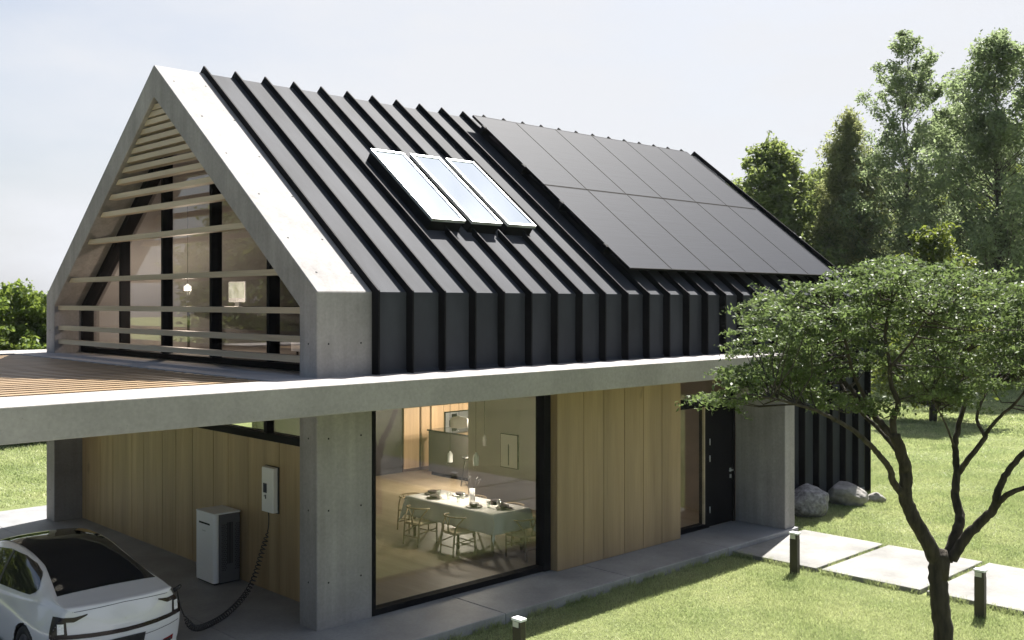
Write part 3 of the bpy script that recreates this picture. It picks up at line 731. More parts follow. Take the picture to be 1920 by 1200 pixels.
for s in (1, -1):
    m = patch([(1.25, .86), (1.42, .86)], [(1.25, .835), (1.42, .835)], 'x', 4, 2, .012, s); carpart(m, 'door_handle', M['carpaint'])
    m = patch([(2.10, .96), (2.108, .96)], [(2.10, .34), (2.108, .34)], 'x', 1, 14, .004, s); carpart(m, 'door_gap', M['plastic'])
    m = patch([(1.16, .62), (3.2, .62)][::1] and [(1.35, .30), (3.1, .30)], [(1.35, .23), (3.1, .23)], 'x', 20, 3, .006, s); carpart(m, 'sill', M['plastic'])
    for a in AX:
        m = MB(); m.lathe([(.34, -.0), (.345, .03), (.34, .2), (.32, .225), (.235, .225), (.235, .0)], (0, 0, 0), 36, axis=0)
        m.v = [(s * (-(x) + .90) if False else s * (.70 + x), y + a, z + .34) for x, y, z in m.v]
        ty = carpart(m, 'wheel', M['rubber'])
        m = MB(); m.lathe([(.236, .10), (.236, .215), (.215, .218), (.21, .19), (.0, .16)], (0, 0, 0), 30, axis=0)
        for k in range(5):
            an = R(72 * k); c_, s_ = math.cos(an), math.sin(an)
            m.add([(x, y_ * c_ - z_ * s_, y_ * s_ + z_ * c_) for x, y_, z_ in [(.19, -.03, 0), (.19, .03, 0), (.215, .045, .215), (.215, -.045, .215), (.16, -.03, 0), (.16, .03, 0), (.18, .045, .215), (.18, -.045, .215)]],
                  [(0, 1, 2, 3), (4, 7, 6, 5), (0, 4, 5, 1), (1, 5, 6, 2), (2, 6, 7, 3), (3, 7, 4, 0)])
        m.v = [(s * (.70 + x), y + a, z + .34) for x, y, z in m.v]; carpart(m, 'rim', M['rim'], ty)
        m = MB(); m.lathe([(.0, .0), (.375, .0), (.375, .24)], (0, 0, 0), 30, axis=0); m.v = [(s * (.62 + x), y + a, z + .34) for x, y, z in m.v]; carpart(m, 'wheel_arch', M['plastic'])
    m = MB(); m.smooth = True; m.rbox(-.10, .10, -.05, .06, 0, .12, .04); m.v = [(x + s * 1.02, y + 3.0, z + .95) for x, y, z in m.v]; carpart(m, 'mirror', M['carpaint'])
m = MB(); m.tube([(.90, .42, .86), (.95, .41, .88), (.97, .36, .93)], [.03, .032, .02], 10); carpart(m, 'charging_plug', M['plastic'])

# ------------------------------------------------------------------ bollards
def bollard(x, y, label):
    o = empty('bollard_light', (x, y, -.15), label=label, cat='garden light', group='bollard lights on the lawn')
    return o
def make_bollard(o):
    m = MB(); m.rbox(-.045, .045, -.07, .07, 0, .64, .008); m.v = [(x, y, min(z, .575)) if abs(x) < .1 else (x, y, z) for x, y, z in m.v]; m.build('post', M['bronze'], o)
    m = MB(); m.rbox(-.056, .056, -.08, .08, .655, .685, .012); m.build('cap', M['unit'], o)
    m = MB(); m.box(-.04, .04, -.065, .065, .576, .654); m.build('lamp_head', M['bronze'], o)
    m = MB(); m.rbox(-.049, -.0405, -.035, .062, .58, .645, .004); m.build('light_window', M['lens'], o)
bs = [(7.5, -2.58, 'bollard light beside the first path slab nearest the entrance'), (7.32, -5.61, 'bollard light behind the tree trunk at the far right path slab'), (1.09, -2.66, 'bollard light on the shaded lawn edge near the big window')]
b0 = bollard(*bs[0]); make_bollard(b0)
parts = list(b0.children)
for x, y, lb in bs[1:]:
    o = bollard(x, y, lb)
    for c in parts:
        d = c.copy(); COL.objects.link(d); d.parent = o

# ------------------------------------------------------------------ rocks
def rock(loc, sc_, seed, label, ma, flat=.0):
    bmr = bmesh.new(); bmesh.ops.create_icosphere(bmr, subdivisions=5, radius=1)
    rr = random.Random(seed); offs = [Vector((rr.uniform(-1, 1), rr.uniform(-1, 1), rr.uniform(-.6, 1))).normalized() for _ in range(22)]; dd = [rr.uniform(.72, .93) for _ in offs]
    from mathutils import noise as mn
    for v in bmr.verts:
        for o_, d_ in zip(offs, dd):
            e = v.co.dot(o_) - d_
            if e > 0: v.co -= o_ * e * (.85 if flat else .55)
        v.co += v.co.normalized() * (mn.noise(v.co * 2.3 + Vector((seed, 0, 0))) * .06 + mn.noise(v.co * 9 + Vector((seed, 3, 0))) * .025)
        v.co = Vector((v.co.x * sc_[0], v.co.y * sc_[1], v.co.z * sc_[2]))
    me = bpy.data.meshes.new('boulder'); bmr.to_mesh(me); bmr.free(); me.materials.append(ma)
    for p_ in me.polygons: p_.use_smooth = True
    o = bpy.data.objects.new('boulder', me); COL.objects.link(o); o.location = loc; o.rotation_euler = (0, 0, seed)
    tag(o, label, 'boulder', 'boulders beside the metal wall')
rock((11.75, -.42, .16), (.52, .44, .37), 3, 'largest speckled grey boulder, nearest the concrete fin', M['rock'])
rock((13.45, -.35, .07), (.50, .40, .30), 8, 'smooth angular boulder in the middle beside the metal wall', M['rock2'], 1)
rock((14.15, -.70, -.06), (.22, .17, .14), 5, 'smallest pale stone, farthest to the right on the lawn', M['rock2'], 1)

# ------------------------------------------------------------------ interior furniture
# kitchen
k = empty('kitchen_cabinets', (8.45, 9.0, 0), label='tall oak kitchen cabinets along the back wall', cat='cabinet')
m = MB(); xx = [9.0, 9.50, 9.56, 9.84, 9.90, 10.30, 10.95, 11.65, 12.4, 13.1]
for i in range(len(xx) - 1):
    if i in (1, 3): continue
    for z0, z1 in ((.09, 1.62), (1.63, 2.93)): m.box(xx[i] - 9 + .004, xx[i + 1] - 9 - .004, -.03, .0, z0, z1)
m.build('cabinet_fronts', M['kitchen'], k)
m = MB(); m.box(0, 4.1, .002, .12, .013, 2.95); m.build('carcass', mat('dark_wood', (.12, .07, .04), rough=.6), k)
ov = empty('built_in_oven', (9.80, 8.965, .85), label='pair of steel framed ovens built into the oak cabinets', cat='oven')
m = MB(); m.box(0, 1.2, -.03, .0, 0, .56); m.build('steel_front', M['steel'], ov)
for x in (.0, .60):
    m = MB(); m.box(x + .12, x + .46, -.036, -.03, .10, .36); m.build('oven_window', M['darkglass'], ov)
    m = MB(); m.box(x + .2, x + .38, -.036, -.03, .43, .52); m.build('display', M['darkglass'], ov)
m = MB(); m.box(-.03, 1.23, -.02, .001, -.03, .59); m.build('surround', M['black'], ov)
i_ = empty('kitchen_island', (8.7, 5.8, 0), label='dark grey kitchen island with slim worktop', cat='kitchen island')
m = MB(); m.box(0, .9, 0, 2.5, .1, 1.1); m.build('cabinet', M['island'], i_)
m = MB(); m.box(-.03, .93, -.03, 2.53, 1.102, 1.14); m.build('worktop', M['darkglass'], i_)
m = MB(); m.box(.05, .85, .05, 2.45, .013, .1); m.build('plinth', M['black'], i_)
# art on the partition wall
a_ = empty('framed_picture', (7.53, 4.17, 1.15), label='framed print with a single dark vertical bar on the grey wall', cat='picture')
m = MB(); m.box(-.03, 0, -.265, .265, -.36, .36); m.build('frame', M['black'], a_)
m = MB(); m.box(-.034, -.031, -.25, .25, -.345, .345); m.build('print', M['paper'], a_)
m = MB(); m.box(-.037, -.035, -.012, .028, -.30, .12); m.lathe([(.0, 0), (.012, 0), (.012, .03), (0, .03)], (-.036, .008, .12), 8); m.build('printed_bar', M['island'], a_)
# dining table
TX0, TX1, TY0, TY1, TZ = 4.17, 5.02, 1.08, 3.42, .75
tb = empty('dining_table', (4.6, 2.25, 0), label='long dining table standing behind the big window', cat='table')
m = MB(); m.box(TX0 - 4.6 + .02, TX1 - 4.6 - .02, TY0 - 2.25 + .02, TY1 - 2.25 - .02, TZ - .035, TZ - .006); m.build('tabletop', M['chair'], tb)
for sx_ in (-1, 1):
    for sy_ in (-1, 1):
        m = MB(); m.tube([(sx_ * .34, sy_ * 1.05, .013), (sx_ * .34, sy_ * 1.05, TZ - .036)], [.025, .035], 10); m.build('leg', M['chair'], tb)
# draped cloth
def cloth():
    m = MB(); m.smooth = True; nx, ny = 40, 90; cx, cy = (TX0 + TX1) / 2, (TY0 + TY1) / 2; hx, hy = (TX1 - TX0) / 2, (TY1 - TY0) / 2; dr_ = .34
    V = []
    for i in range(nx + 1):
        for j in range(ny + 1):
            u_ = (i / nx * 2 - 1) * (hx + dr_); v_ = (j / ny * 2 - 1) * (hy + dr_)
            ox, oy = max(0, abs(u_) - hx), max(0, abs(v_) - hy); x = math.copysign(min(abs(u_), hx), u_); y = math.copysign(min(abs(v_), hy), v_)
            drop = math.hypot(ox, oy) if ox and oy else ox + oy
            fold = .022 * math.sin(v_ * 17 + math.sin(v_ * 5)) * (ox / dr_) + .0; fold2 = .022 * math.sin(u_ * 19) * (oy / dr_)
            x += math.copysign(.012 + fold + (.10 * min(ox, oy) / dr_ if oy else 0), u_) if ox else 0
            y += math.copysign(.012 + fold2 + (.10 * min(ox, oy) / dr_ if ox else 0), v_) if oy else 0
            V.append((x, y, TZ - drop + (0 if drop else .0)))
    m.add(V, [(i * (ny + 1) + j, (i + 1) * (ny + 1) + j, (i + 1) * (ny + 1) + j + 1, i * (ny + 1) + j + 1) for i in range(nx) for j in range(ny)])
    o = m.build('tablecloth', M['cloth'], label='white tablecloth hanging in corner points over the dining table', cat='tablecloth'); o.location = (cx, cy, 0)
    md = o.modifiers.new('t', 'SOLIDIFY'); md.thickness = .004; md.offset = 1
cloth()
# wishbone chair (front faces +x)
def make_chair():
    o = empty('dining_chair', (0, 0, 0))
    s_ = .9
    def B(m, name, ma): m.v = [(x * s_, y * s_, z * s_) for x, y, z in m.v]; return m.build(name, ma, o)
    m = MB()
    for sy_ in (-1, 1): 
        m = MB(); m.tube([(.22, sy_ * .25, .0), (.22, sy_ * .245, .44)], [.014, .018], 8); B(m, 'leg', M['chair'])
        m = MB(); m.tube(bez([(-.26, sy_ * .20, 0), (-.22, sy_ * .20, .42), (-.18, sy_ * .215, .56), (-.06, sy_ * .265, .70)], 6), .016, 8); B(m, 'leg', M['chair'])
    m = MB(); arc = [(-.06 + .0 + .12 * 0 + (-.20) * math.cos(R(a)) * 1.0 + .02, .27 * math.sin(R(a)), .715 + .015 * math.cos(R(a))) for a in range(-100, 101, 10)]
    m.tube(arc, .017, 8); B(m, 'top_rail', M['chair'])
    m = MB(); m.tube([(-.21, 0, .43), (-.225, 0, .56)], .02, 8); m.tube([(-.225, 0, .55), (-.235, .07, .71)], .014, 6); m.tube([(-.225, 0, .55), (-.235, -.07, .71)], .014, 6); B(m, 'back_splat', M['chair'])
    m = MB(); m.rbox(-.20, .21, -.215, .215, .415, .44, .03); B(m, 'seat', M['cord'])
    m = MB()
    for p0, p1 in (((.22, -.245, .41), (.22, .245, .41)), ((-.22, -.2, .41), (-.22, .2, .41)), ((.22, -.245, .30), (-.225, -.2, .24)), ((.22, .245, .30), (-.225, .2, .24)), ((.22, -.245, .22), (.22, .245, .22)), ((-.24, -.2, .17), (-.24, .2, .17)), ((.22, -.245, .41), (-.22, -.2, .41)), ((.22, .245, .41), (-.22, .2, .41))):
        m.tube([p0, p1], .012, 6)
    B(m, 'stretchers', M['chair'])
    return o
c0 = make_chair(); cparts = list(c0.children)
spots = [(4.00, 2.82, R(6), 'wooden wishbone chair nearer the left end of the table, back to the window'),
         (4.00, 1.80, R(-4), 'wooden wishbone chair at the middle of the near long side of the table'),
         (4.66, .86, R(92), 'wooden wishbone chair at the near right end of the table'),
         (5.22, 1.75, R(180), 'wooden wishbone chair on the far side, rightmost curved back'),
         (5.22, 2.75, R(178), 'wooden wishbone chair on the far side behind the vase'),
         (4.55, 3.72, R(-92), 'wooden wishbone chair at the far left end of the table')]
for i, (x, y, a, lb) in enumerate(spots):
    if i == 0: o = c0
    else:
        o = c0.copy(); COL.objects.link(o)
        for c in cparts: d = c.copy(); COL.objects.link(d); d.parent = o
    o.location = (x, y, .013); o.rotation_euler = (0, 0, a); tag(o, lb, 'chair', 'dining chairs around the table')
# place settings
def make_setting():
    o = empty('place_setting', (0, 0, 0))
    m = MB(); m.lathe([(0, .002), (.10, .004), (.145, .016), (.147, .02), (.10, .009), (0, .008)], n=24); m.build('plate', M['ceramic'], o)
    m = MB(); m.lathe([(0, .011), (.05, .012), (.085, .05), (.09, .068), (.082, .066), (.045, .02), (0, .018)], n=24); m.build('bowl', M['ceramic'], o)
    m = MB(); m.box(-.01, .01, .17, .185, .001, .005); m.box(-.10, .10, .168, .178, .001, .005); m.box(-.10, .10, -.185, -.175, .001, .005); m.build('cutlery', M['alu'], o)
    return o
p0_ = make_setting(); pp = list(p0_.children)
ps = [(4.36, 2.85, 'dark bowl on plate at the near left place of the table'), (4.36, 1.78, 'dark bowl on plate at the near middle place of the table'), (4.62, 1.30, 'dark bowl on plate at the right hand end of the table'),
      (4.84, 1.75, 'dark bowl on plate at the far right place of the table'), (4.84, 2.7, 'dark bowl on plate at the far middle place of the table'), (4.6, 3.2, 'dark bowl on plate at the far left end of the table')]
for i, (x, y, lb) in enumerate(ps):
    o = p0_ if i == 0 else p0_.copy()
    if i:
        COL.objects.link(o)
        for c in pp: d = c.copy(); COL.objects.link(d); d.parent = o
    o.location = (x, y, TZ + .005); o.rotation_euler = (0, 0, 0 if i in (0, 1) else (R(90) if i in (2, 5) else R(180))); tag(o, lb, 'tableware', 'place settings on the table')
for i, (x, y) in enumerate([(4.5, 2.62), (4.5, 1.56), (4.70, 1.52), (4.72, 2.48), (4.55, 2.95), (4.45, 2.30)]):
    m = MB(); m.lathe([(0, 0), (.032, 0), (.036, .12), (.034, .12), (.03, .006), (0, .005)], n=14)
    o = m.build('drinking_glass', M['clear'], label='clear drinking glass beside a place setting on the table', cat='glass', group='drinking glasses on the table'); o.location = (x, y, TZ + .005)
v_ = empty('vase', (4.62, 2.12, TZ + .005), label='white cylinder vase with thin dark twigs on the table', cat='vase')
m = MB(); m.lathe([(0, 0), (.05, 0), (.05, .24), (.045, .24), (.045, .01), (0, .01)], n=20); m.build('vessel', M['white'], v_)
m = MB()
for k_ in range(6):
    a = k_ * 1.1; e = Vector((.12 * math.cos(a), .14 * math.sin(a), .42 + .05 * math.sin(k_ * 2.3))); m.tube([(0, 0, .1), e * .6 + Vector((0, 0, .05)), e], .003, 4)
    for q_ in range(3):
        c_ = e + Vector((rnd.uniform(-.03, .03), rnd.uniform(-.03, .03), rnd.uniform(-.03, .03))); m.lathe([(0, -.012), (.012, 0), (0, .012)], tuple(c_), 6)
m.build('twigs', M['island'], v_)
# pendant lamps (lit)
def pendant(x, y, z, r, h, label, ma, lit=0, top=BB + .018):
    o = empty('pendant_lamp', (x, y, z), label=label, cat='pendant lamp', group='pendant lamps over table and island')
    m = MB(); m.lathe([(r, 0), (r, h * .8), (r * .75, h * .95), (.012, h), (.012, h + .03), (.01, h + .03), (r * .7, h * .92), (r * .94, h * .78), (r * .94, 0), (r, 0)], n=28); m.build('lamp_shade', ma, o)
    m = MB(); m.tube([(0, 0, h + .03), (0, 0, top - z)], .004, 6); m.build('cord', M['black'], o)
    m = MB(); m.lathe([(0, h * .35), (.03, h * .45), (.03, h * .6), (0, h * .7)], n=12); m.build('bulb', M['lampwhite'], o)
    if lit:
        l = bpy.data.lights.new('pendant_light', 'POINT'); l.energy = lit; l.color = (1, .88, .72); l.shadow_soft_size = .05
        lo = bpy.data.objects.new('bulb_light', l); COL.objects.link(lo); lo.parent = o; lo.location = (0, 0, -.03)
pendant(4.62, 2.72, 1.40, .05, .17, 'small white pendant above the left half of the dining table', M['white'], 9)
pendant(4.62, 2.02, 1.42, .05, .20, 'small white pendant above the middle of the dining table', M['white'], 9)
pendant(6.0, 3.30, 1.50, .045, .18, 'small grey pendant on a long cord in front of the picture wall', M['greywall'], 0)
pendant(8.0, 6.35, 1.42, .21, .24, 'large white drum pendant near the kitchen island', M['white'], 52)
pendant(9.2, 6.6, 1.72, .15, .2, 'white drum pendant above the kitchen island', M['white'], 52)
pendant(10.4, 7.2, 1.72, .15, .2, 'unseen white drum pendant added to light the kitchen', M['white'], 52)  # added out of sight so the kitchen reads through the glass
st = empty('bar_stool', (8.35, 6.35, 0), label='dark stool standing at the kitchen island', cat='stool')
m = MB(); m.lathe([(0, .66), (.19, .66), (.2, .70), (0, .71)], n=20); m.build('seat', M['plastic'], st)
for a in range(4):
    m = MB(); c_, s_ = math.cos(R(45 + 90 * a)), math.sin(R(45 + 90 * a)); m.tube([(.22 * c_, .22 * s_, .013), (.12 * c_, .12 * s_, .66)], .014, 6); m.build('leg', M['plastic'], st)
# hall: pale sideboard seen through side light
hs = empty('hall_bench', (8.2, 4.9, 0), label='pale low bench in the entrance hall behind the side light', cat='bench')
m = MB(); m.rbox(-.45, .8, -.2, .2, .42, .48, .02); m.build('seat', M['white'], hs)
for x in (-.4, .72): m = MB(); m.box(x, x + .05, -.18, .18, .013, .42); m.build('leg', M['white'], hs)
pendant(1.6, 6.85, 4.53, .07, .09, 'small glowing pendant upstairs behind the gable window', M['lampwhite'], 42, top=6.3)
# attic: desk, computer, chair, sofa, plant
dk = empty('desk', (3.0, 7.4, 3.32), label='dark thin desk upstairs behind the gable window', cat='desk')
m = MB(); m.box(-.35, .45, -1.75, 1.75, .845, .88); m.build('desktop', M['plastic'], dk)
for x, y in ((-.3, -1.7), (.4, -1.7), (-.3, 1.65), (.4, 1.65)):
    m = MB(); m.box(x, x + .04, y, y + .04, 0, .845); m.build('leg', M['plastic'], dk)
cpt = empty('desktop_computer', (3.0, 7.50, 4.203), label='white desktop computer with lit screen on the upstairs desk', cat='computer')
m = MB(); m.rbox(-.015, .02, -.335, .335, .10, .52, .01); m.build('display_case', M['unit'], cpt)
ms = emis('lit_screen', (.42, .44, .36), .3)
t = ms.node_tree; co = t.nodes.new('ShaderNodeTexCoord').outputs['Object']; c1_, _ = ramp_noise(t, co, 4, 4, (.12, .15, .08), (.75, .78, .66), vscale=(1, 2.5, 1)); t.links.new(c1_, t.nodes['Principled BSDF'].inputs['Emission Color'])
m = MB(); m.box(-.019, -.0155, -.315, .315, .185, .50); m.build('screen', ms, cpt)
m = MB(); m.box(-.01, .03, -.08, .08, .01, .10); m.box(-.08, .10, -.11, .11, 0, .01); m.build('stand', M['alu'], cpt)
m = MB(); m.rbox(-.30, -.18, -.42, .14, 0, .018, .01); kb = m.build('keyboard', M['white'], label='white keyboard in front of the upstairs computer', cat='keyboard'); kb.location = (3.0, 7.35, 4.202)
sf = empty('sofa', (2.9, 3.2, 3.32), label='low pale curved sofa upstairs behind the gable window', cat='sofa')
m = MB(); m.rbox(-.4, .4, -1.3, 1.6, .1, .36, .2); m.build('seat', M['cloth'], sf)
m = MB(); m.rbox(.25, .48, -1.2, 1.5, .36, .60, .11); m.build('backrest', M['cloth'], sf)
m = MB()
for x, y in ((-.3, -1.1), (.3, -1.1), (-.3, 1.4), (.3, 1.4)): m.tube([(x, y, 0), (x, y, .1)], .02, 6)
m.build('feet', M['black'], sf)
sb = empty('side_table', (1.4, 1.55, 3.32), label='small square framed side table at the right corner upstairs', cat='side table')
m = MB(); m.box(-.2, .2, -.28, .28, .33, .36); m.build('top', M['slat'], sb)
for x, y in ((-.2, -.28), (.17, -.28), (-.2, .25), (.17, .25)): m = MB(); m.box(x, x + .03, y, y + .03, 0, .33); m.build('leg', M['slat'], sb)

# ------------------------------------------------------------------ foliage
def leaves(C, size, upbias=.6, n_per=1, asp=.5, seed=0):
    """rhombic leaves centred at C (N,3)"""
    r_ = np.random.default_rng(seed); n = len(C)
    nrm = r_.normal(0, 1, (n, 3)); nrm[:, 2] += upbias * 2; nrm /= np.linalg.norm(nrm, axis=1)[:, None]
    t_ = r_.normal(0, 1, (n, 3)); t_ -= nrm * (t_ * nrm).sum(1)[:, None]; t_ /= np.linalg.norm(t_, axis=1)[:, None]
    b_ = np.cross(nrm, t_); s_ = size * r_.uniform(.45, 1.55, n)[:, None]
    P_ = np.stack([C - t_ * s_ * .5, C + b_ * s_ * asp * .5 + nrm * s_ * .06, C + t_ * s_ * .5, C - b_ * s_ * asp * .5 + nrm * s_ * .06], 1)
    return P_.reshape(-1, 3)
def clump(center, rad, n, r_, flat=1.0):
    d = r_.normal(0, 1, (n, 3)); d /= np.linalg.norm(d, axis=1)[:, None]
    rr_ = rad * r_.uniform(0, 1, n) ** .45
    p_ = d * rr_[:, None]; p_[:, 2] *= flat
    return center + p_
def make_tree(name, h, shape, nclump, crad, lper, lsize, lm, trunk_r, seed, flat=.8, lean=0, upb=.5, asp=.5, tb=.0):
    """shape(t)-> crown radius at height fraction t (0 bottom of crown .. 1 top); returns root"""
    r_ = np.random.default_rng(seed); root = empty(name)
    cb, fr = shape; m = MB(); top = np.array([lean * h, 0, h * .97])
    tr = [(0, 0, -.1)]; nn = 9
    for k_ in range(1, nn + 1):
        f = k_ / nn; tr.append((lean * h * f + r_.normal(0, .008 * h), r_.normal(0, .008 * h), h * .95 * f))
    m.tube(tr, [trunk_r * (1 - .93 * (i / nn)) for i in range(nn + 1)], 8)
    pts = []; cl = []
    while len(cl) < nclump:
        f = r_.uniform(0, 1); R_ = fr(f); rad = R_ * math.sqrt(r_.uniform(.05, 1)); a = r_.uniform(0, 2 * np.pi)
        # lobed outline
        rad *= .78 + .3 * math.sin(3 * a + 9 * f + seed) * math.sin(5 * f * 3.1 + seed)
        if r_.uniform(0, 1) > .25 + .75 * (R_ / max(fr(x) for x in (0, .2, .4, .6, .8))): continue
        z = cb * h + f * (1 - cb) * h; c = np.array([lean * z + rad * math.cos(a), rad * math.sin(a), z]); cl.append((c, f, rad))
    for c, f, rad in cl:
        n_ = int(lper * r_.uniform(.5, 1.3)); cr_ = crad * r_.uniform(.6, 1.25) * (1 - .35 * f)
        zb_ = max(cb * h * .8, c[2] - (rad * r_.uniform(.6, 1.1) + .4)); s_ = np.array([lean * zb_, 0, zb_])
        mid = (s_ + c) / 2 + np.array([0, 0, -rad * .08]) + r_.normal(0, .04 * h / 10, 3)
        rr_ = trunk_r * .15 * (1 - .6 * f) * min(1, .3 + rad / 3)
        n1 = int(n_ * .45); pts.append(clump(c, cr_, n1, r_, flat)); n2 = n_ - n1; u_ = r_.uniform(0, 1.25, n2)[:, None]
        pts.append(mid + (c - mid) * u_ + r_.normal(0, cr_ * .38, (n2, 3)) * np.array([1, 1, flat])); m.tube([s_, mid, c], [rr_, rr_ * .6, rr_ * .2], 5, cap=False)
        # twigs with trailing leaves for a feathery edge
        for _ in range(2):
            d = r_.normal(0, 1, 3); d[2] = abs(d[2]) * .5 + .15; d /= np.linalg.norm(d); e = c + d * cr_ * r_.uniform(1.1, 1.7)
            m.tube([c, e], [rr_ * .25, rr_ * .1], 4, cap=False); tt_ = r_.uniform(.4, 1, 14)[:, None]; pts.append(c + (e - c) * tt_ + r_.normal(0, cr_ * .13, (14, 3)))
    m.build('trunk', M['barkfar'], root)
    C = np.concatenate(pts); npmesh('crown', leaves(C, lsize, upb, asp=asp, seed=seed), 4, M[lm], root)
    return root
def place(root, x, y, rz, label, cat='tree', group=None, sc_=1):
    root.location = (x, y, -.15); root.rotation_euler = (0, 0, rz); root.scale = (sc_,) * 3; tag(root, label, cat, group)
def clone(root):
    o = root.copy(); COL.objects.link(o)
    for c in list(root.children): d = c.copy(); COL.objects.link(d); d.parent = o
    return o
def at(px, D): # ground position from a bearing (x pixel of the 1920 wide picture) and distance
    c, s = math.cos(R(45.906)), math.sin(R(45.906)); l = (px - 960) / 1904.13 * D
    return CAM.x + c * D + s * l, CAM.y + s * D - c * l
GT = 'trees behind the lawn'
egg = lambda R_, p=1.0: (lambda f: R_ * (math.sin(math.pi * min(1, .12 + .88 * f) ** p) ** .7 + .08))
cone = lambda R_: (lambda f: R_ * (1 - f) ** .75 * (.35 + .65 * min(1, f * 5 + .25)) + .12)
ta = make_tree('broadleaf_tree', 13.6, (.12, egg(4.2, .7)), 300, .9, 210, .24, 'leaf_a', .2, 21)
place(ta, *at(1450, 60), 0, 'round dense green tree just right of the roof slope', group=GT)
tb_ = make_tree('conifer_tree', 15.4, (.05, (lambda f: 3.9 * (1 - f) ** .6 * (.55 + .45 * min(1, f * 5 + .25)) + .15)), 420, .7, 200, .22, 'leaf_b', .22, 22, flat=1.6, asp=.3, upb=.1)
place(tb_, *at(1590, 60), 0, 'olive green pointed conifer with upswept sprays beside the round tree', group=GT)
place(ta, *at(1450, 60), 0, ta['label'], group=GT); ta.scale = (1.1, 1.1, 1.02)
tc_ = make_tree('airy_tree', 19.8, (.30, egg(4.3, .8)), 190, .65, 230, .175, 'leaf_c', .22, 23, flat=.8)
place(tc_, *at(1702, 58), 0, 'tall airy tree with open crown, leftmost of the two tallest', group=GT)
td_ = make_tree('tall_tree', 18.4, (.18, egg(5.0, .75)), 290, .75, 260, .18, 'leaf_c', .3, 24, lean=-.01)
place(td_, *at(1868, 52), 1.0, 'tallest broad tree at the right edge with crown leaning over the lawn', group=GT)
te_ = make_tree('dark_tree', 7.2, (.10, egg(2.5, .8)), 170, .55, 150, .16, 'leaf_d', .16, 25)
te_.location = (0, 0, 0)
place(te_, 30.3, 5.0, 0, 'small dark green tree standing alone on the lawn with its own shadow', group=GT)
tu = make_tree('understorey_tree', 11.5, (.02, egg(4.0, .55)), 280, .95, 190, .22, 'leaf_a', .18, 26)
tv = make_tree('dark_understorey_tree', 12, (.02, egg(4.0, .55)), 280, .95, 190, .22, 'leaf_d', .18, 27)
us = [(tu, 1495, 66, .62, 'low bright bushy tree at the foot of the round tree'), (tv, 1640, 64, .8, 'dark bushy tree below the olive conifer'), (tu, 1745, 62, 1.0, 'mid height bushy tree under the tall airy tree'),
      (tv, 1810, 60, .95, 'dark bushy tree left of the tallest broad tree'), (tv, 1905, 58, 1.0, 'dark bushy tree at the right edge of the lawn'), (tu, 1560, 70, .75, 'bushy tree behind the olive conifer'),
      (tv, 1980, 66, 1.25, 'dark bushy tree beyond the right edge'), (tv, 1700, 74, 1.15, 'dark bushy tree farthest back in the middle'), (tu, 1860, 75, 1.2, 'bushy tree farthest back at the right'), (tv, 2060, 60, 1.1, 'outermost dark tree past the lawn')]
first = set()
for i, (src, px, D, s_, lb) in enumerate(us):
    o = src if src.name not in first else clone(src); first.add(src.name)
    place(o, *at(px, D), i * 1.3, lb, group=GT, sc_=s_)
for src, px, D, s_, lb in ((tc_, 1800, 70, .98, 'tall airy tree standing between the two tallest, farther back'), (td_, 1985, 64, 1.1, 'broad tree cut by the right edge behind the tallest one'), (ta, 1540, 76, 1.05, 'round green tree between the conifer and the roof end, far back'), (td_, 1655, 72, .78, 'broad tree behind the olive conifer and the airy tree')):
    o = clone(src); place(o, *at(px, D), px * .01, lb, group=GT, sc_=s_)
# trees beside and behind the viewpoint, mirrored; some added to dim the gable
for i, (x, y, s_, src, lb) in enumerate([(-24, 22, 1.0, tu, 'bushy tree far left of the carport, seen only mirrored in the gable glass'), (-30, 12, 1.2, tv, 'dark tree left of the driveway, mirrored in the gable glass'),
                                       (-22, 33, 1.2, tu, 'bushy tree behind the carport lawn, mirrored in the gable glass'), (-32, 24, 1.3, tv, 'dark tree far left behind the driveway, mirrored in the gable glass'), (-29, -8, 1.3, tv, 'unseen dark tree left of the viewpoint, added to dim the gable'), (-16, 30, 1.2, tv, 'unseen dark tree behind the far end of the driveway, added to dim the gable'), (-34, 34, 1.5, tu, 'unseen bushy tree at the back corner of the driveway lawn, added to dim the gable'), (24, -26, 1.1, tv, 'dark tree across the front lawn, mirrored in the ground floor glass'), (36, -22, 1.3, tu, 'bushy tree across the front lawn, mirrored in the ground floor glass'), (14, -36, 1.2, tv, 'dark tree behind the viewpoint, mirrored in the entrance glass')]):
    o = clone(src); place(o, x, y, i * 2.1, lb, group='trees beside the viewpoint', sc_=s_)
# hedge shrubs on the left
hs_ = make_tree('tall_shrub', 5.0, (.0, lambda f: 2.4 * (1 - f * .45)), 260, .42, 110, .15, 'leaf_h', .08, 31, upb=.3, asp=.6)
place(hs_, *at(20, 33), 0, 'bright green leafy shrub at the left edge beyond the pergola', 'shrub', 'tall shrubs beyond the pergola')
for px, D, s_, lb in ((100, 34, .94, 'bright green leafy shrub touching the left gable column'), (-110, 33, 1.0, 'bright green leafy shrub outside the left edge'), (220, 36, .9, 'leafy shrub hidden behind the house corner')):
    o = clone(hs_); place(o, *at(px, D), px, lb, 'shrub', 'tall shrubs beyond the pergola', s_)

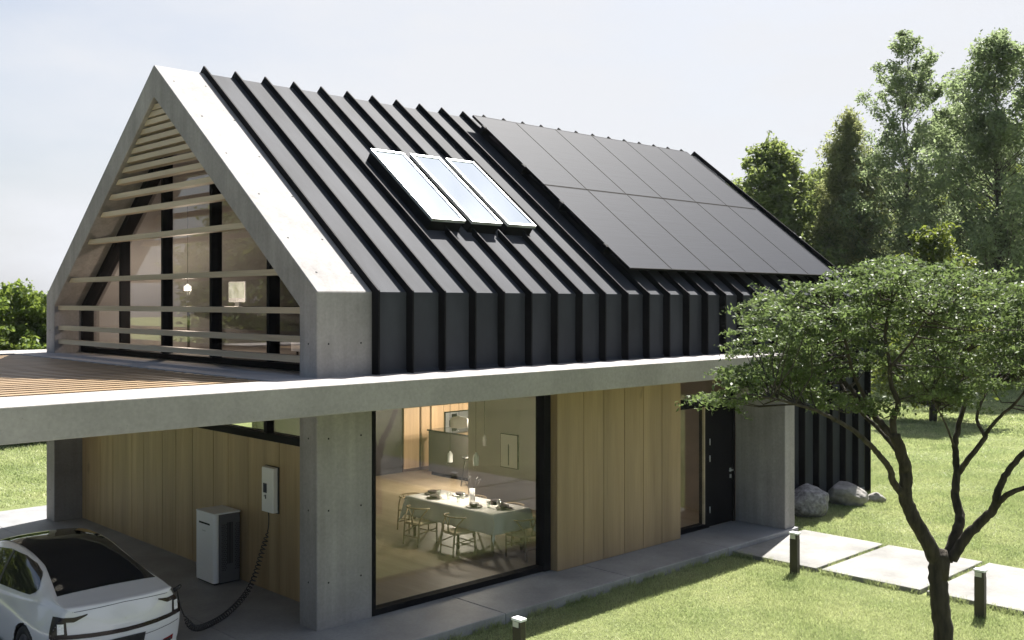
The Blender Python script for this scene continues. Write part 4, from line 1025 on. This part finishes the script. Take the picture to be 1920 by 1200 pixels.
# foreground maple
ft = empty('maple_tree', (5.4, -5.9, -.15), label='multi stemmed dark barked maple in the foreground on the lawn', cat='tree')
OX = Vector((5.4, -5.9, -.15))
def fp(px, py, D):
    c, s = math.cos(R(45.906)), math.sin(R(45.906)); l = (px - 960) / 1904.13 * D
    return Vector((CAM.x + c * D + s * l, CAM.y + s * D - c * l, CAM.z - (py - 566.8) / 1904.13 * D)) - OX
BR = [  # limbs as (x, y, distance) control points with start / end radius
 ([(1776, 1262, 12.8), (1766, 1160, 12.8), (1758, 1085, 12.8), (1760, 1040, 12.8)], .122, .104),
 ([(1758, 1060, 12.8), (1737, 1012, 12.75), (1712, 969, 12.7), (1697, 931, 12.65), (1699, 887, 12.6), (1690, 850, 12.5), (1676, 815, 12.45)], .098, .066),
 ([(1676, 818, 12.45), (1674, 787, 12.4), (1684, 756, 12.3), (1671, 722, 12.3), (1668, 680, 12.25), (1660, 620, 12.2), (1672, 560, 12.1)], .045, .012),
 ([(1678, 822, 12.45), (1650, 792, 12.6), (1622, 760, 12.8), (1594, 728, 13.0), (1566, 696, 13.2), (1535, 650, 13.4), (1490, 610, 13.6)], .05, .012),
 ([(1694, 930, 12.65), (1675, 904, 12.5), (1668, 880, 12.4), (1646, 850, 12.2), (1622, 825, 12.0), (1580, 794, 11.8), (1531, 770, 11.6), (1470, 752, 11.4), (1400, 738, 11.2)], .048, .01),
 ([(1775, 1050, 12.85), (1792, 1002, 12.9), (1800, 970, 13.0), (1791, 931, 13.1), (1794, 885, 13.2), (1791, 837, 13.3), (1800, 787, 13.4), (1812, 735, 13.5), (1800, 670, 13.6)], .075, .018),
 ([(1797, 887, 13.2), (1819, 856, 13.1), (1845, 824, 13.0), (1851, 810, 13.0), (1876, 780, 12.9), (1905, 755, 12.8), (1930, 720, 12.7)], .04, .012),
 ([(1847, 818, 13.0), (1832, 787, 13.2), (1840, 755, 13.3), (1860, 720, 13.5)], .026, .01),
 ([(1785, 1048, 12.8), (1812, 1006, 12.7), (1844, 975, 12.6), (1866, 950, 12.5), (1870, 922, 12.45), (1888, 887, 12.4), (1922, 848, 12.3), (1960, 810, 12.2), (1990, 740, 12.1)], .07, .02),
 ([(1868, 948, 12.5), (1890, 926, 12.3), (1922, 914, 12.1), (1965, 895, 11.9), (2010, 860, 11.7)], .04, .012),
 ([(1640, 780, 12.7), (1600, 700, 12.4), (1585, 640, 12.2), (1560, 580, 12.0)], .03, .01),
 ([(1700, 870, 12.55), (1655, 812, 13.0), (1612, 770, 13.3), (1575, 716, 13.6), (1560, 660, 13.9)], .035, .01),
 ([(1668, 690, 12.25), (1710, 640, 12.0), (1740, 590, 11.8)], .02, .008),
 ([(1800, 760, 13.4), (1770, 700, 13.5), (1750, 650, 13.6), (1730, 590, 13.6)], .02, .008),
 ([(1790, 840, 13.3), (1775, 800, 13.0), (1760, 770, 12.7), (1745, 740, 12.4)], .016, .007),
]
m = MB(); skel = []
for pts_, r0, r1 in BR:
    P_ = bez([fp(*p_) for p_ in pts_], 6); n_ = len(P_)
    P_ = [p_ + Vector((rnd.uniform(-1, 1), rnd.uniform(-1, 1), rnd.uniform(-1, 1))) * min(.012, r0 * .12) for p_ in P_]
    m.tube(P_, [r0 + (r1 - r0) * (i / (n_ - 1)) * 1.0 for i in range(n_)], 10)
    skel += [p_ for p_ in P_ if p_.z > 2.5]
m.tube([fp(1762, 1085, 12.8), fp(1764, 1050, 12.8), fp(1768, 1030, 12.8)], [.104, .112, .05], 12)
root_fl = [(fp(1776, 1262, 12.8) + Vector((0, 0, -.02)))]
m.tube([fp(1777, 1275, 12.8), fp(1774, 1235, 12.8)], [.2, .14], 12)
SK = np.array([tuple(p_) for p_ in skel])
r_ = np.random.default_rng(5); LV = []; RB = []
# crown envelopes: centre px, py, distance, half width px, half height px, half depth m, sprays
ENV = [(1460, 655, 12.4, 100, 76, 1.4, 36), (1410, 722, 12.1, 66, 38, .9, 12), (1550, 590, 12.6, 115, 72, 1.7, 42), (1545, 695, 12.7, 110, 55, 1.5, 19), (1690, 545, 12.8, 125, 72, 1.8, 44), (1690, 640, 13.2, 110, 50, 1.4, 12), (1820, 575, 12.9, 110, 80, 1.8, 44), (1875, 680, 12.8, 115, 62, 1.6, 22), (1960, 610, 12.7, 100, 85, 1.6, 34), (1765, 715, 12.4, 75, 42, 1.0, 15), (1590, 755, 12.5, 70, 28, .8, 8), (2030, 700, 12.4, 90, 80, 1.2, 16), (1345, 745, 11.9, 32, 18, .3, 3), (1440, 575, 12.6, 55, 30, .7, 7)]
for cx, cy, D, hw, hh, hd, ns in ENV:
    for _ in range(ns):
        while True:
            q_ = r_.uniform(-1, 1, 3)
            if .15 < (q_ ** 2).sum() < 1: break
        q_ = q_ * (1 if r_.uniform() < .5 else 1)
        c = np.array(fp(cx + q_[0] * hw, cy + q_[1] * hh, D + q_[2] * hd))
        # branch from nearest limb
        d2 = ((SK - c) ** 2).sum(1) + np.maximum(0, SK[:, 2] - c[2]) * 3; s_ = SK[np.argmin(d2)]
        mid = (s_ + c) / 2 + np.array([0, 0, -.06]) + r_.normal(0, .04, 3)
        m.tube([s_, mid, c], [.011, .007, .003], 5, cap=False)
        # flat layered spray of twigs
        ax = r_.uniform(0, 2 * np.pi); tilt = r_.normal(0, .18, 2)
        for k_ in range(7):
            a = ax + k_ * 2 * np.pi / 7 + r_.normal(0, .3); ln_ = r_.uniform(.14, .40)
            e = c + np.array([math.cos(a) * ln_, math.sin(a) * ln_, (math.cos(a) * tilt[0] + math.sin(a) * tilt[1]) * ln_ + r_.normal(0, .03) - .02])
            m.tube([c, e], [.0035, .0015], 3, cap=False)
            nl = int(ln_ * 100); tt_ = r_.uniform(.15, 1.08, nl)[:, None]; LV.append(c + (e - c) * tt_ + r_.normal(0, 1, (nl, 3)) * np.array([.035, .035, .018]))
m.build('trunk', M['bark'], ft)
C = np.concatenate(LV); npmesh('crown', leaves(C, .054, .5, asp=.46, seed=9), 4, M['leafnear'], ft)

# ------------------------------------------------------------------ thin summer haze
b = MB(); b.box(-60, 130, -60, 110, -1.2, 24); hz = b.build('haze', [], kind='stuff', label='thin pale summer haze over the garden', cat='haze')
hm_ = bpy.data.materials.new('haze'); hm_.use_nodes = True; t = hm_.node_tree; t.nodes.remove(t.nodes['Principled BSDF'])
pv_ = t.nodes.new('ShaderNodeVolumePrincipled'); pv_.inputs['Density'].default_value = .00015; pv_.inputs['Color'].default_value = (.92, .95, 1, 1)
t.links.new(pv_.outputs[0], t.nodes['Material Output'].inputs['Volume']); hz.data.materials.append(hm_)
